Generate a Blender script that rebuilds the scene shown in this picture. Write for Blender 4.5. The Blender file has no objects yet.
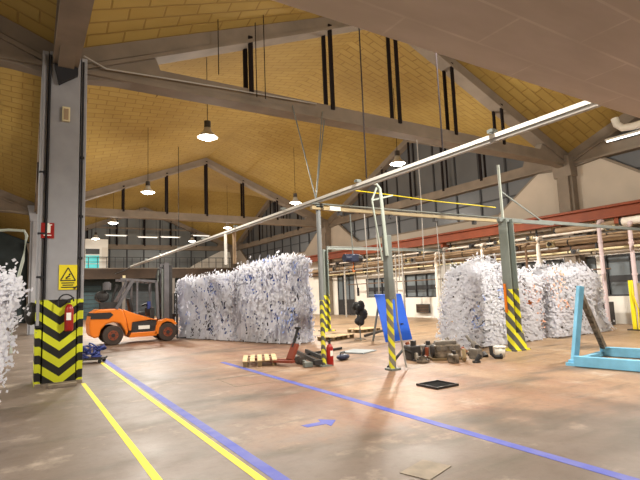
import bpy, bmesh, math, random
from mathutils import Vector, Matrix, noise
random.seed(7)
S = bpy.context.scene
COL = S.collection
PI = math.pi

# ------------------------------------------------------------------ camera
FPX, YAW, PITCH, ROLL, H = 478.63, 0.55647, 0.11144, -0.03775, 1.65
F = Vector((math.sin(YAW)*math.cos(PITCH), math.cos(YAW)*math.cos(PITCH), math.sin(PITCH)))
R0 = Vector((math.cos(YAW), -math.sin(YAW), 0)); U0 = R0.cross(F)
R = R0*math.cos(ROLL) + U0*math.sin(ROLL); U = U0*math.cos(ROLL) - R0*math.sin(ROLL)
cd = bpy.data.cameras.new('camera'); cam = bpy.data.objects.new('camera', cd); COL.objects.link(cam)
cd.sensor_fit = 'HORIZONTAL'; cd.sensor_width = 36; cd.lens = FPX/640*36; cd.clip_end = 200
m = Matrix((R, U, -F)).transposed().to_4x4(); m.translation = (0, 0, H); cam.matrix_world = m
S.camera = cam

# ------------------------------------------------------------------ materials
def mat(name, col, rough=.6, metal=0., var=0., scale=4., emit=None, es=1., bump=0., col2=None, stretch=None, spec=.5, detail=4.):
    mt = bpy.data.materials.new(name); mt.use_nodes = True
    nt = mt.node_tree; b = nt.nodes['Principled BSDF']
    c = (*col, 1)
    b.inputs['Base Color'].default_value = c; b.inputs['Roughness'].default_value = rough
    b.inputs['Metallic'].default_value = metal; b.inputs['Specular IOR Level'].default_value = spec
    if var or col2 or bump:
        tc = nt.nodes.new('ShaderNodeTexCoord'); n = nt.nodes.new('ShaderNodeTexNoise')
        n.inputs['Scale'].default_value = scale; n.inputs['Detail'].default_value = detail
        src = tc.outputs['Object']
        if stretch:
            mp = nt.nodes.new('ShaderNodeMapping'); mp.inputs['Scale'].default_value = stretch
            nt.links.new(src, mp.inputs[0]); src = mp.outputs[0]
        nt.links.new(src, n.inputs['Vector'])
        rp = nt.nodes.new('ShaderNodeValToRGB')
        a = tuple(max(0, v*(1-var)) for v in col); d = col2 if col2 else tuple(min(1, v*(1+var)) for v in col)
        rp.color_ramp.elements[0].position = .32; rp.color_ramp.elements[1].position = .68
        rp.color_ramp.elements[0].color = (*a, 1); rp.color_ramp.elements[1].color = (*d, 1)
        nt.links.new(n.outputs['Fac'], rp.inputs[0]); nt.links.new(rp.outputs[0], b.inputs['Base Color'])
        if bump:
            bp = nt.nodes.new('ShaderNodeBump'); bp.inputs['Strength'].default_value = bump; bp.inputs['Distance'].default_value = .05
            nt.links.new(n.outputs['Fac'], bp.inputs['Height']); nt.links.new(bp.outputs[0], b.inputs['Normal'])
    if emit:
        b.inputs['Emission Color'].default_value = (*emit, 1); b.inputs['Emission Strength'].default_value = es
    return mt

def L(r, g, b):     # sRGB 0..255 -> linear
    return tuple((v/255/12.92 if v/255 <= .04045 else ((v/255+.055)/1.055)**2.4) for v in (r, g, b))

class NT:
    """small helper for node graphs"""
    def __init__(s, mt): s.t = mt.node_tree; s.b = s.t.nodes['Principled BSDF']
    def n(s, ty, **kw):
        nd = s.t.nodes.new(ty)
        for k, v in kw.items(): setattr(nd, k, v)
        return nd
    def l(s, a, b): s.t.links.new(a, b)
    def math(s, op, a, b=None, c=None):
        nd = s.n('ShaderNodeMath', operation=op)
        for i, v in enumerate((a, b, c)):
            if v is None: continue
            if isinstance(v, (int, float)): nd.inputs[i].default_value = v
            else: s.l(v, nd.inputs[i])
        return nd.outputs[0]
    def noise(s, vec, scale, detail=4, rough=.55):
        nd = s.n('ShaderNodeTexNoise'); nd.inputs['Scale'].default_value = scale
        nd.inputs['Detail'].default_value = detail; nd.inputs['Roughness'].default_value = rough
        s.l(vec, nd.inputs['Vector']); return nd.outputs['Fac']
    def ramp(s, fac, *els):
        nd = s.n('ShaderNodeValToRGB'); e = nd.color_ramp.elements
        while len(e) < len(els): e.new(.5)
        for i, (p, c) in enumerate(els): e[i].position = p; e[i].color = (*c, 1)
        s.l(fac, nd.inputs[0]); return nd.outputs[0]
    def mix(s, fac, a, b, bt='MIX'):
        nd = s.n('ShaderNodeMix', data_type='RGBA', blend_type=bt)
        if isinstance(fac, (int, float)): nd.inputs[0].default_value = fac
        else: s.l(fac, nd.inputs[0])
        for i, v in ((6, a), (7, b)):
            if isinstance(v, tuple): nd.inputs[i].default_value = (*v, 1)
            else: s.l(v, nd.inputs[i])
        return nd.outputs[2]
    def sep(s, vec):
        nd = s.n('ShaderNodeSeparateXYZ'); s.l(vec, nd.inputs[0]); return nd.outputs
    def obj(s): return s.n('ShaderNodeTexCoord').outputs['Object']

def hazard(name, kx, ky, kz, period, zmax, base, yellow=(.62, .66, .02), black=(.012, .012, .012), absx=False, duty=.5):
    mt = mat(name, base, .5); g = NT(mt); o = g.obj(); x, y, z = g.sep(o)[:3]
    if absx: x = g.math('MINIMUM', g.math('ABSOLUTE', x), .36)
    v = g.math('ADD', g.math('ADD', g.math('MULTIPLY', x, kx), g.math('MULTIPLY', y, ky)), g.math('MULTIPLY', z, kz))
    fr = g.math('FRACT', g.math('ADD', g.math('DIVIDE', v, period), 20))
    st = g.math('GREATER_THAN', fr, duty)
    nz = g.noise(o, 7, 5)
    wear = g.math('GREATER_THAN', nz, .70)
    col = g.mix(st, yellow, black); col = g.mix(wear, col, tuple(.5*c for c in base))
    inz = g.math('LESS_THAN', z, zmax)
    bc = g.mix(g.noise(o, 2.5), tuple(c*.8 for c in base), tuple(min(1, c*1.2) for c in base))
    g.l(g.mix(inz, bc, col), g.b.inputs['Base Color'])
    return mt

M = {}
def floor_mat():
    mt = mat('floor_concrete', (.3, .25, .2), .55); g = NT(mt); o = g.obj(); x, y, z = g.sep(o)[:3]
    n1 = g.noise(o, .22, 6, .6); n2 = g.noise(o, 1.3, 8, .65); n3 = g.noise(o, 9, 6, .7)
    mp = g.n('ShaderNodeMapping'); mp.inputs['Scale'].default_value = (.9, .25, 1); mp.inputs['Rotation'].default_value = (0, 0, .5)
    g.l(o, mp.inputs[0]); n4 = g.noise(mp.outputs[0], 1.1, 8, .65)
    grey = g.mix(n2, L(94, 81, 71), L(116, 103, 92))
    pink = g.mix(g.ramp(n4, (.38, (0, 0, 0)), (.62, (1, 1, 1))), L(128, 92, 72), L(152, 122, 97))
    # grey strip along the left aisle and near the camera, reddish screed to the right
    e = g.math('ADD', g.math('MULTIPLY', g.math('SUBTRACT', x, 2.15), .55), g.math('MULTIPLY', g.math('SUBTRACT', n1, .5), 3.6))
    e2 = g.math('MULTIPLY', g.math('SUBTRACT', y, g.math('SUBTRACT', 5.6, g.math('MULTIPLY', x, .38))), .8)
    e2 = g.math('ADD', e2, g.math('MULTIPLY', g.math('SUBTRACT', n2, .5), 2.4))
    f = g.math('MINIMUM', e, e2)
    f = g.math('MAXIMUM', g.math('MINIMUM', f, 1.), 0.)
    c = g.mix(f, grey, pink)
    # farther part paler and sandier
    far = g.math('MAXIMUM', g.math('MINIMUM', g.math('MULTIPLY', g.math('SUBTRACT', x, 6.5), .22), 1.), 0.)
    c = g.mix(g.math('MULTIPLY', far, .7), c, g.mix(n4, L(152, 124, 93), L(172, 150, 118)))
    # white scuffs, dark oily blotches, then dark streaks: stains plus painted-in shadows of objects
    c = g.mix(g.ramp(n2, (.56, (0, 0, 0)), (.72, (.7, .7, .7))), c, L(177, 164, 148))
    mp2 = g.n('ShaderNodeMapping'); mp2.inputs['Scale'].default_value = (.55, 1.5, 1); mp2.inputs['Location'].default_value = (3.3, 1.7, 0)
    g.l(o, mp2.inputs[0]); n5 = g.noise(mp2.outputs[0], .55, 5, .6)
    c = g.mix(g.ramp(n5, (.54, (0, 0, 0)), (.66, (.75, .75, .75))), c, L(74, 66, 54))
    mp3 = g.n('ShaderNodeMapping'); mp3.inputs['Scale'].default_value = (.32, 1.9, 1); mp3.inputs['Rotation'].default_value = (0, 0, .55); mp3.inputs['Location'].default_value = (5.1, 2.2, 0)
    g.l(o, mp3.inputs[0]); n6 = g.noise(mp3.outputs[0], .9, 6, .65)
    c = g.mix(g.ramp(n6, (.55, (0, 0, 0)), (.68, (.7, .7, .7))), c, L(80, 74, 60))
    c = g.mix(g.ramp(n3, (.3, (.5, .5, .5)), (.5, (0, 0, 0))), c, L(88, 72, 60))
    g.l(c, g.b.inputs['Base Color'])
    g.l(g.ramp(n2, (.3, (.38, .38, .38)), (.7, (.62, .62, .62))), g.b.inputs['Roughness'])
    bp = g.n('ShaderNodeBump'); bp.inputs['Strength'].default_value = .12; bp.inputs['Distance'].default_value = .02
    g.l(n3, bp.inputs['Height']); g.l(bp.outputs[0], g.b.inputs['Normal'])
    return mt
def roof_mat():
    mt = mat('roof_panels', (.4, .28, .08), .8); g = NT(mt); o = g.obj()
    br = g.n('ShaderNodeTexBrick'); g.l(o, br.inputs['Vector'])
    br.inputs['Color1'].default_value = (*L(172, 146, 78), 1); br.inputs['Color2'].default_value = (*L(164, 136, 68), 1)
    br.inputs['Mortar'].default_value = (*L(142, 114, 56), 1); br.inputs['Scale'].default_value = 1
    br.inputs['Mortar Size'].default_value = .03; br.inputs['Mortar Smooth'].default_value = .6
    br.inputs['Brick Width'].default_value = .8; br.inputs['Row Height'].default_value = .32
    n = g.noise(o, .35, 5); c = g.mix(g.ramp(n, (.3, (.55, .55, .55)), (.7, (0, 0, 0))), br.outputs['Color'], L(138, 112, 56), 'MIX')
    g.l(c, g.b.inputs['Base Color'])
    bp = g.n('ShaderNodeBump'); bp.inputs['Strength'].default_value = .5; bp.inputs['Distance'].default_value = .03; bp.invert = True
    g.l(br.outputs['Fac'], bp.inputs['Height']); g.l(bp.outputs[0], g.b.inputs['Normal'])
    return mt
def slab_mat():
    mt = mat('plank_cast_concrete', L(150, 122, 104), .85); g = NT(mt); o = g.obj()
    mp = g.n('ShaderNodeMapping'); mp.inputs['Rotation'].default_value = (0, 0, .35); mp.inputs['Scale'].default_value = (1.2, 4.5, 1)
    g.l(o, mp.inputs[0]); n = g.noise(mp.outputs[0], 1.0, 3)
    br = g.n('ShaderNodeTexBrick'); g.l(o, br.inputs['Vector'])
    br.inputs['Brick Width'].default_value = 1.6; br.inputs['Row Height'].default_value = .42; br.inputs['Mortar Size'].default_value = .012; br.inputs['Scale'].default_value = 1
    br.inputs['Color1'].default_value = (*L(222, 208, 196), 1); br.inputs['Color2'].default_value = (*L(212, 198, 186), 1); br.inputs['Mortar'].default_value = (*L(232, 220, 208), 1)
    g.l(g.mix(g.ramp(n, (.35, (.7, .7, .7)), (.65, (0, 0, 0))), br.outputs['Color'], L(202, 188, 174)), g.b.inputs['Base Color'])
    return mt
def wrapped_mat():
    mt = mat('machine_paint', (.05, .1, .35), .5); g = NT(mt); o = g.obj()
    n = g.noise(o, 1.1, 3); n2 = g.noise(o, 5, 4)
    c = g.ramp(n, (.40, L(54, 56, 66)), (.5, L(70, 100, 178)), (.62, L(92, 128, 205)))
    g.l(g.mix(g.ramp(n2, (.5, (0, 0, 0)), (.56, (.8, .8, .8))), c, L(64, 60, 62)), g.b.inputs['Base Color'])
    return mt
def film_mat():
    mt = mat('white_film', L(232, 233, 239), .6, spec=.2); g = NT(mt)
    tr = g.n('ShaderNodeBsdfTranslucent'); tr.inputs[0].default_value = (*L(222, 223, 232), 1)
    mx = g.n('ShaderNodeMixShader'); mx.inputs[0].default_value = .45
    out = [n for n in mt.node_tree.nodes if n.type == 'OUTPUT_MATERIAL'][0]
    g.l(g.b.outputs[0], mx.inputs[1]); g.l(tr.outputs[0], mx.inputs[2]); g.l(mx.outputs[0], out.inputs[0]); return mt
M['floor'] = floor_mat(); M['roof'] = roof_mat(); M['slab'] = slab_mat(); M['machine'] = wrapped_mat()
M['concrete'] = mat('concrete', L(128, 116, 102), .8, var=.14, scale=1.5)
M['concrete_d'] = mat('painted_concrete', L(112, 106, 100), .8, var=.12, scale=1.2)
M['rod'] = mat('rod_paint', (.008, .004, .004), .7, spec=.2)
M['wall'] = mat('white_plaster', L(226, 220, 208), .85, var=.06, scale=.8, col2=L(236, 232, 224))
M['wall_up'] = mat('shaded_plaster', L(186, 174, 158), .85, var=.06, scale=.9)  # white plaster darkened, shade of the upper infill put into its colour
M['brownwall'] = mat('brown_band', L(58, 44, 32), .8, var=.25, scale=1.2)
M['darkwall'] = mat('dark_wall', L(56, 66, 68), .8, var=.3, scale=.8)
M['glass'] = mat('night_glass', L(92, 94, 96), .35, var=.12, scale=.6)
M['glass_low'] = mat('grey_pane', L(112, 120, 124), .3, var=.2, scale=.9)
M['glass_far'] = mat('far_pane', L(108, 112, 112), .4, var=.18, scale=.5)
M['frame'] = mat('dark_frame', L(44, 44, 46), .5)
M['col'] = mat('column_paint', L(152, 153, 158), .6, var=.08, scale=1.5)
M['colhaz'] = hazard('column_hazard', -.77, 0, 1, .345, 1.73, L(152, 153, 158), absx=True)
M['groove'] = mat('dark_gap', L(34, 34, 38), .8)
M['pipe_grey'] = mat('grey_pipe', L(150, 150, 154), .5)
M['posthaz'] = hazard('post_hazard', 1.0, -1.0, 1, .36, 1.58, L(116, 124, 118), yellow=(.78, .74, .03), black=(.10, .10, .09), duty=.45)
M['posthaz2'] = hazard('tape_hazard', 1.2, 1.2, 1, .2, 1.5, L(126, 130, 130), yellow=(.7, .66, .05), black=(.10, .10, .09))
M['posthaz3'] = hazard('steel_hazard', 1.0, -1.0, 1, .27, 1.48, L(116, 120, 116), yellow=(.78, .74, .03), black=(.22, .21, .18), duty=.45)
M['steel'] = mat('grey_steel', L(120, 126, 122), .5, .2, var=.1)
M['palepost'] = mat('pale_pole', L(170, 180, 170), .5)
M['white'] = mat('white_paint', L(238, 236, 228), .5)
M['cream'] = mat('cream_paint', L(224, 212, 170), .6)
M['khaki'] = mat('khaki_beam', L(166, 150, 116), .6, var=.1)
M['tan'] = mat('tan_lagging', L(164, 140, 112), .7, var=.15, scale=3)
M['brownpipe'] = mat('brown_pipe', L(112, 86, 64), .7, var=.2, scale=3)
M['greypipe'] = mat('galvanised_pipe', L(170, 166, 160), .5, .3)
M['whitepipe'] = mat('white_lagging', L(228, 220, 208), .7, var=.08, scale=3)
M['mauve'] = mat('mauve_pipe', L(206, 188, 190), .55)
M['red'] = mat('red_oxide', L(140, 66, 32), .6, var=.14, scale=2)
M['black'] = mat('black_rubber', (.016, .016, .017), .7)
M['pitch'] = mat('pit_black', (.003, .003, .003), .9, spec=.1)
M['dark'] = mat('dark_steel', L(54, 52, 52), .5, .3, var=.3, scale=6)
M['cab'] = mat('cab_grey', L(96, 94, 98), .5, var=.15, scale=4)
M['orange'] = mat('orange_paint', L(226, 122, 30), .35)
M['rust'] = mat('rusty_rim', L(128, 60, 32), .6, var=.2, scale=8)
M['tyre'] = mat('tyre_rubber', L(62, 52, 46), .85, var=.2, scale=6)
M['blue'] = mat('blue_board', L(24, 96, 222), .45, var=.06, scale=3)
M['bluedark'] = mat('blue_strap', L(40, 56, 124), .6, var=.4, scale=14)
M['navy'] = mat('navy_paint', L(36, 44, 70), .5)
M['lightblue'] = mat('light_blue_paint', L(120, 188, 224), .5, var=.14, scale=3)
M['wood'] = mat('pallet_wood', L(202, 178, 138), .8, var=.16, scale=5)
M['wooddark'] = mat('dark_timber', L(112, 92, 62), .8, var=.2, scale=5)  # darker brown tone for timber parts and one wall pipe
M['redext'] = mat('extinguisher_red', L(150, 24, 20), .35)
M['palletred'] = mat('pump_truck_red', L(124, 54, 34), .5)
M['yellow'] = mat('yellow_paint', L(232, 214, 30), .5)
M['lineyellow'] = mat('yellow_floor_paint', L(222, 208, 40), .6, var=.1, scale=9)
M['lineblue'] = mat('blue_floor_paint', L(56, 72, 176), .6, var=.12, scale=3.5, col2=L(92, 96, 164), detail=8)
M['film'] = film_mat(); M['bluefilm'] = mat('blue_film', L(150, 172, 226), .5); M['orangefilm'] = mat('orange_film', L(226, 170, 140), .5)
M['scrap'] = mat('oily_metal', L(84, 74, 62), .5, .35, var=.5, scale=9, col2=L(150, 138, 122))
M['scrap2'] = mat('aluminium_casting', L(122, 116, 108), .5, .3, var=.3, scale=9)
M['plate'] = mat('steel_sheet', L(158, 166, 170), .45, .2, var=.1)
M['teal'] = mat('teal_pane', L(60, 190, 190), .3, emit=L(50, 190, 190), es=.5)
M['tubeglow'] = mat('soft_tube_glow', (1, 1, 1), emit=(1, 1, .95), es=.9)
M['lamp_glow'] = mat('lamp_glow', (1, 1, 1), .5, emit=(1, .95, .82), es=22)
M['lamp_body'] = mat('lamp_housing', L(70, 66, 62), .5)
M['shade'] = mat('lamp_reflector', L(200, 198, 192), .4)
M['greystain'] = mat('stain', L(128, 116, 100), .7, var=.25, scale=5)

# ------------------------------------------------------------------ mesh helpers
class MB:
    def __init__(s): s.b = bmesh.new()
    def box(s, c, d, rot=None):
        r = bmesh.ops.create_cube(s.b, size=1)['verts']
        mx = Matrix.Translation(c) @ (rot.to_4x4() if rot else Matrix()) @ Matrix.Diagonal((*d, 1))
        bmesh.ops.transform(s.b, matrix=mx, verts=r); return s
    def bar(s, a, b, w, h=None):          # rectangular bar from a to b
        a, b = Vector(a), Vector(b); d = b-a; h = h or w
        z = d.normalized(); x = z.cross(Vector((0, 0, 1)))
        if x.length < 1e-3: x = Vector((1, 0, 0))
        x.normalize(); y = z.cross(x)
        return s.box((a+b)/2, (w, h, d.length), Matrix((x, y, z)).transposed())
    def cyl(s, a, b, r, r2=None, seg=14, caps=True):
        a, b = Vector(a), Vector(b); d = b-a
        v = bmesh.ops.create_cone(s.b, cap_ends=caps, segments=seg, radius1=r, radius2=r if r2 is None else r2, depth=d.length)['verts']
        q = Vector((0, 0, 1)).rotation_difference(d.normalized())
        bmesh.ops.transform(s.b, matrix=Matrix.Translation((a+b)/2) @ q.to_matrix().to_4x4(), verts=v); return s
    def sph(s, c, r, sc=(1, 1, 1), seg=14):
        v = bmesh.ops.create_uvsphere(s.b, u_segments=seg, v_segments=max(6, seg//2), radius=r)['verts']
        bmesh.ops.transform(s.b, matrix=Matrix.Translation(c) @ Matrix.Diagonal((*sc, 1)), verts=v); return s
    def tube(s, pts, r, seg=8):
        pts = [Vector(p) for p in pts]; rings = []
        for i, p in enumerate(pts):
            t = (pts[min(i+1, len(pts)-1)]-pts[max(i-1, 0)]).normalized()
            x = t.cross(Vector((0, 0, 1)))
            if x.length < .05: x = t.cross(Vector((1, 0, 0)))
            x.normalize(); y = t.cross(x)
            rings.append([s.b.verts.new(p + (x*math.cos(2*PI*k/seg)+y*math.sin(2*PI*k/seg))*r) for k in range(seg)])
        for a, b in zip(rings, rings[1:]):
            for k in range(seg): s.b.faces.new((a[k], a[(k+1) % seg], b[(k+1) % seg], b[k]))
        s.b.faces.new(rings[0][::-1]); s.b.faces.new(rings[-1]); return s
    def prism(s, poly, axis, a, b):       # poly: 2D points; axis 'y' -> (x,z) extruded along y ; 'x' -> (y,z); 'z' -> (x,y)
        f = {'y': lambda p, t: (p[0], t, p[1]), 'x': lambda p, t: (t, p[0], p[1]), 'z': lambda p, t: (p[0], p[1], t)}[axis]
        v0 = [s.b.verts.new(f(p, a)) for p in poly]; v1 = [s.b.verts.new(f(p, b)) for p in poly]; n = len(poly)
        s.b.faces.new(v0); s.b.faces.new(v1[::-1])
        for i in range(n): s.b.faces.new((v0[i], v1[i], v1[(i+1) % n], v0[(i+1) % n]))
        return s
    def lathe(s, prof, c=(0, 0, 0), seg=20):   # profile (r,z)
        rings = [[s.b.verts.new((c[0]+r*math.cos(2*PI*k/seg), c[1]+r*math.sin(2*PI*k/seg), c[2]+z)) for k in range(seg)] for r, z in prof]
        for a, b in zip(rings, rings[1:]):
            for k in range(seg): s.b.faces.new((a[k], a[(k+1) % seg], b[(k+1) % seg], b[k]))
        return s
    def build(s, name, m, parent=None, bevel=0, smooth=False, loc=None, recalc=True):
        if recalc: bmesh.ops.recalc_face_normals(s.b, faces=s.b.faces)
        me = bpy.data.meshes.new(name); s.b.to_mesh(me); s.b.free()
        o = bpy.data.objects.new(name, me); COL.objects.link(o)
        me.materials.append(M[m] if isinstance(m, str) else m)
        if parent: o.parent = parent
        if loc: o.location = loc
        if bevel:
            md = o.modifiers.new('bevel', 'BEVEL'); md.width = bevel; md.segments = 2; md.limit_method = 'ANGLE'
        if smooth:
            for p in me.polygons: p.use_smooth = True
        return o

def thing(name, label, cat, loc=(0, 0, 0), rz=0, group=None):
    o = bpy.data.objects.new(name, None); COL.objects.link(o); o.location = loc; o.rotation_euler.z = rz
    o.empty_display_size = .2
    o['label'] = label; o['category'] = cat
    if group: o['group'] = group
    return o
def tag(o, label, cat, group=None):
    o['label'] = label; o['category'] = cat
    if group: o['group'] = group
    return o
def struct(o): o['kind'] = 'structure'; return o
def dup(root, loc, label, rz=None):
    r = root.copy(); COL.objects.link(r); r.location = loc; r['label'] = label
    if rz is not None: r.rotation_euler.z = rz
    for ch in list(root.children):
        c = ch.copy(); COL.objects.link(c); c.parent = r
        for gch in list(ch.children):
            d = gch.copy(); COL.objects.link(d); d.parent = c
    return r

# ------------------------------------------------------------------ bay grid
XC, YC, BL = .664, 11.78, 19.71      # first column, bay length
ZE, RISE = 7.3, 4.02                 # eaves and ridge rise
X1 = XC+BL; Y0 = YC-BL; Y2 = YC+BL; Y3 = YC+2*BL

# ------------------------------------------------------------------ floor, roof, walls
struct(MB().box((0, 22, -.1), (42, 60, .2)).build('floor', 'floor'))
def roof_bay(bx, by):
    b = MB(); N = 24; vs = {}
    for i in range(N+1):
        for j in range(N+1):
            s = 1-abs(2*i/N-1); t = 1-abs(2*j/N-1)
            vs[i, j] = b.b.verts.new((i/N*BL, j/N*BL, RISE*(s+t-s*t)))
    for i in range(N):
        for j in range(N): b.b.faces.new((vs[i, j], vs[i, j+1], vs[i+1, j+1], vs[i+1, j]))
    o = b.build('ceiling', 'roof', loc=(bx, by, ZE+.06))
    md = o.modifiers.new('thickness', 'SOLIDIFY'); md.thickness = .12; md.offset = -1
    struct(o)
    rb = MB(); rb.box((BL/2, BL/2, RISE-.02), (.36, BL-.6, .1)); rb.box((BL/2, BL/2, RISE-.02), (BL-.6, .36, .1))
    rb.build('ridge_rib', 'concrete', o)
for bx in (XC-BL, XC):
    for by in (Y0, YC, Y2): roof_bay(bx, by)

def truss(mid, rz, label):
    t = thing('roof_truss', label, 'roof truss', (mid[0], mid[1], 6.82), rz, 'concrete roof trusses')
    h = BL/2-.3
    b = MB(); b.box((0, 0, .28), (2*h, .34, .4)); b.box((0, 0, .05), (2*h, .5, .1)); b.build('bottom_chord', 'concrete', t)
    for s in (-1, 1):
        b = MB(); b.prism([(s*BL/2, .1), (s*BL/2, .56), (0, .5+RISE), (0, .02+RISE)], 'y', -.185, .185)
        b.prism([(s*(BL/2-.2), .02), (s*(BL/2-.2), .12), (0, .09+RISE), (0, -.01+RISE)], 'y', -.25, .25)
        b.build('top_chord', 'concrete', t)
        b = MB(); b.prism([(s*(BL/2-.3), -.12), (s*(BL/2-.3), .48), (s*(BL/2-1.9), .98), (s*(BL/2-2.1), .46), (s*(BL/2-1.6), .02)], 'y', -.155, .155)
        b.build('gusset', 'concrete', t)
    for k in range(-2, 3):
        zt = RISE*(1-abs(k)*2.67/(BL/2))
        for sy in (-1, 1):
            MB().box((k*2.67, sy*.19, (zt+.35)/2+.08), (.12, .07, zt-.2)).build('hanger_rod', 'rod', t)
    return t
CX = XC+BL/2; LX = XC-BL/2
near_truss = truss((CX, YC), 0, 'nearest large roof truss spanning from hazard-striped column to right wall')
truss((CX, Y2), 0, 'middle distance roof truss across the hall behind the first two lamps')
truss((CX, Y3), 0, 'farthest roof truss above the balcony at the end wall')
truss((X1, YC-BL/2), PI/2, 'roof truss over right wall nearest the camera, right of the wall column')
truss((X1, YC+BL/2), PI/2, 'roof truss over the big dark glazed gable in the right wall middle')
truss((X1, Y2+BL/2), PI/2, 'roof truss over the far glazed gable at the right wall end')
truss((XC, YC-BL/2), PI/2, 'roof beam truss running toward the camera from the top of the hazard-striped column')
truss((XC, YC+BL/2), PI/2, 'roof truss running away behind the hazard-striped column')
truss((LX, YC), 0, 'roof truss leaving the hazard-striped column toward the left edge')
truss((LX, Y2), 0, 'roof truss leaving the second left column toward the left edge')

# right wall -------------------------------------------------------
def wall_with_holes(b, x, ys, zs, holes):
    Y = sorted(set([ys[0], ys[1]]+[h[0] for h in holes]+[h[1] for h in holes])); Z = sorted(set([zs[0], zs[1]]+[h[2] for h in holes]+[h[3] for h in holes]))
    for y0, y1 in zip(Y, Y[1:]):
        run = None
        for z0, z1 in zip(Z, Z[1:]):
            cy, cz = (y0+y1)/2, (z0+z1)/2
            if any(h[0] < cy < h[1] and h[2] < cz < h[3] for h in holes): continue
            b.box((x, cy, (z0+z1)/2), (.24, y1-y0, z1-z0))
XW = X1+.12
WIN = [(4.6, 7.3, 1.1, 2.78), (7.75, 10.62, 1.1, 2.78), (10.95, 13.35, 1.1, 2.78), (13.7, 16.1, 1.1, 2.78), (16.5, 19.2, 1.2, 2.78),
       (20.1, 22.9, 1.2, 2.62), (24.4, 26.9, 1.25, 2.55)]
DOOR = (28.3, 30.5, 0, 2.95)
b = MB(); wall_with_holes(b, XW, (Y0, Y3+.3), (0, 4.4), WIN+[DOOR]); struct(b.build('wall_right', 'wall'))
b = MB(); b.box((XW, (Y0+Y3+.3)/2, 4.8), (.24, Y3+.3-Y0, .8))
for k in (-1, 0, 1):
    y0 = YC+k*BL
    for f in (lambda v: y0+v, lambda v: y0+BL-v):
        b.prism([(f(0), 5.2), (f(3.8), 5.2), (f(1.25), 6.95), (f(1.25), 7.35), (f(0), 7.35)], 'x', XW-.12, XW+.12)
struct(b.build('wall_right_upper', 'wall_up'))
for i, (y0, y1, z0, z1) in enumerate(WIN):
    fr = MB()
    for z in (z0+.03, z1-.03): fr.box((XW, (y0+y1)/2, z), (.16, y1-y0, .07))
    n = 3
    for k in range(n+1): fr.box((XW, y0+.03+(y1-y0-.06)*k/n, (z0+z1)/2), (.16, .07, z1-z0-.13))
    w = struct(fr.build('window_%d' % (i+1), 'frame'))
    MB().box((XW+.03, (y0+y1)/2, (z0+z1)/2), (.03, y1-y0-.1, z1-z0-.12)).build('pane', 'glass_low', w)
    MB().box((XW-.01, (y0+y1)/2, z0+(z1-z0)*.42), (.04, y1-y0-.1, .26)).build('transom_band', 'frame', w)
dr = struct(MB().box((XW, (DOOR[0]+DOOR[1])/2, 1.475), (.1, DOOR[1]-DOOR[0], 2.95)).build('door_1', 'glass_low'))
b = MB(); b.box((XW-.06, 29.4, .6), (.06, 2.1, 1.1)); b.build('lower_panel', 'dark', dr)
b = MB()
for y in (28.35, 29.0, 29.8, 30.45): b.box((XW-.06, y, 1.47), (.08, .08, 2.94))
b.box((XW-.06, 29.4, 2.9), (.08, 2.2, .1)); b.build('door_frame', 'frame', dr)
# glazed gables above the wall
for k in (-1, 0, 1):
    y0 = YC+k*BL
    P = [(1.25, 6.95), (3.8, 5.2), (BL-3.8, 5.2), (BL-1.25, 6.95), (BL-1.25, 7.5), (BL/2, 11.1), (1.25, 7.5)]
    P = [(y0+a, z) for a, z in P]
    fr = MB(); fx = XW-.02
    for a, c in zip(P, P[1:]+P[:1]): fr.bar((fx, *a), (fx, *c), .16, .2)
    w = struct(fr.build('window_%d' % (8+k+1), 'concrete'))
    MB().prism(P, 'x', XW+.06, XW+.09).build('glazing', 'glass', w)
    for j in range(1, 12):
        yy = BL*j/12; zb = 5.2 if 3.8 <= yy <= BL-3.8 else 5.2+1.75*(1-(min(yy, BL-yy)-1.25)/2.55)
        zt = 7.3+3.8*(1-abs(yy-BL/2)/(BL/2))
        MB().box((XW+.03, y0+yy, (zb+zt)/2), (.05, .1, zt-zb)).build('mullion', 'frame', w)
    MB().box((XW+.03, y0+BL/2, 6.1), (.05, BL-5, .07)).build('glazing_bar', 'frame', w)

# end wall, balcony -----------------------------------------------
YF = Y3+.2
struct(MB().box((CX, YF+.15, 2.3), (BL+.3, .3, 4.6)).build('wall_back', 'darkwall'))
P = [(XC+.1, 4.6), (X1-.1, 4.6), (X1-.1, 7.4), (CX, 11.15), (XC+.1, 7.4)]
w = struct(MB().prism(P, 'y', YF+.1, YF+.2).build('window_11', 'glass_far'))
for j in range(1, 12):
    xx = BL*j/12; zt = 7.3+3.8*(1-abs(xx-BL/2)/(BL/2))
    MB().box((XC+xx, YF+.06, (4.6+zt)/2), (.12, .08, zt-4.6)).build('mullion', 'frame', w)
for z in (7.15, 9.0): MB().box((CX, YF+.0, z), (BL-(1 if z < 8 else 9), .12, .18)).build('glazing_bar', 'concrete', w)
struct(MB().box((LX, YF+.15, 4.5), (BL, .3, 9)).build('wall_back_left', 'darkwall'))
struct(MB().box((XC-BL-.15, 22, 4.5), (.3, 60, 9)).build('wall_left', 'darkwall'))
struct(MB().box((0.5, Y0-.15, 4.5), (41, .3, 9)).build('wall_front', 'wall_up'))
bal = thing('balcony', 'long balcony with dark rail across the far end wall', 'balcony', (CX, 49.5, 0))
MB().box((0, .6, 4.72), (BL-1, 1.9, .2)).build('deck', 'concrete', bal)
MB().box((0, -.3, 4.25), (BL-1, .16, .95)).build('fascia', 'brownwall', bal)
MB().box((0, -.3, 5.85), (BL-1, .06, .06)).build('handrail', 'frame', bal)
MB().box((0, -.3, 5.4), (BL-1, .03, .03)).build('handrail', 'frame', bal)
for k in range(25): MB().box((-BL/2+.6+k*.77, -.3, 5.3), (.05, .05, 1.08)).build('rail_post', 'frame', bal)
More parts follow.
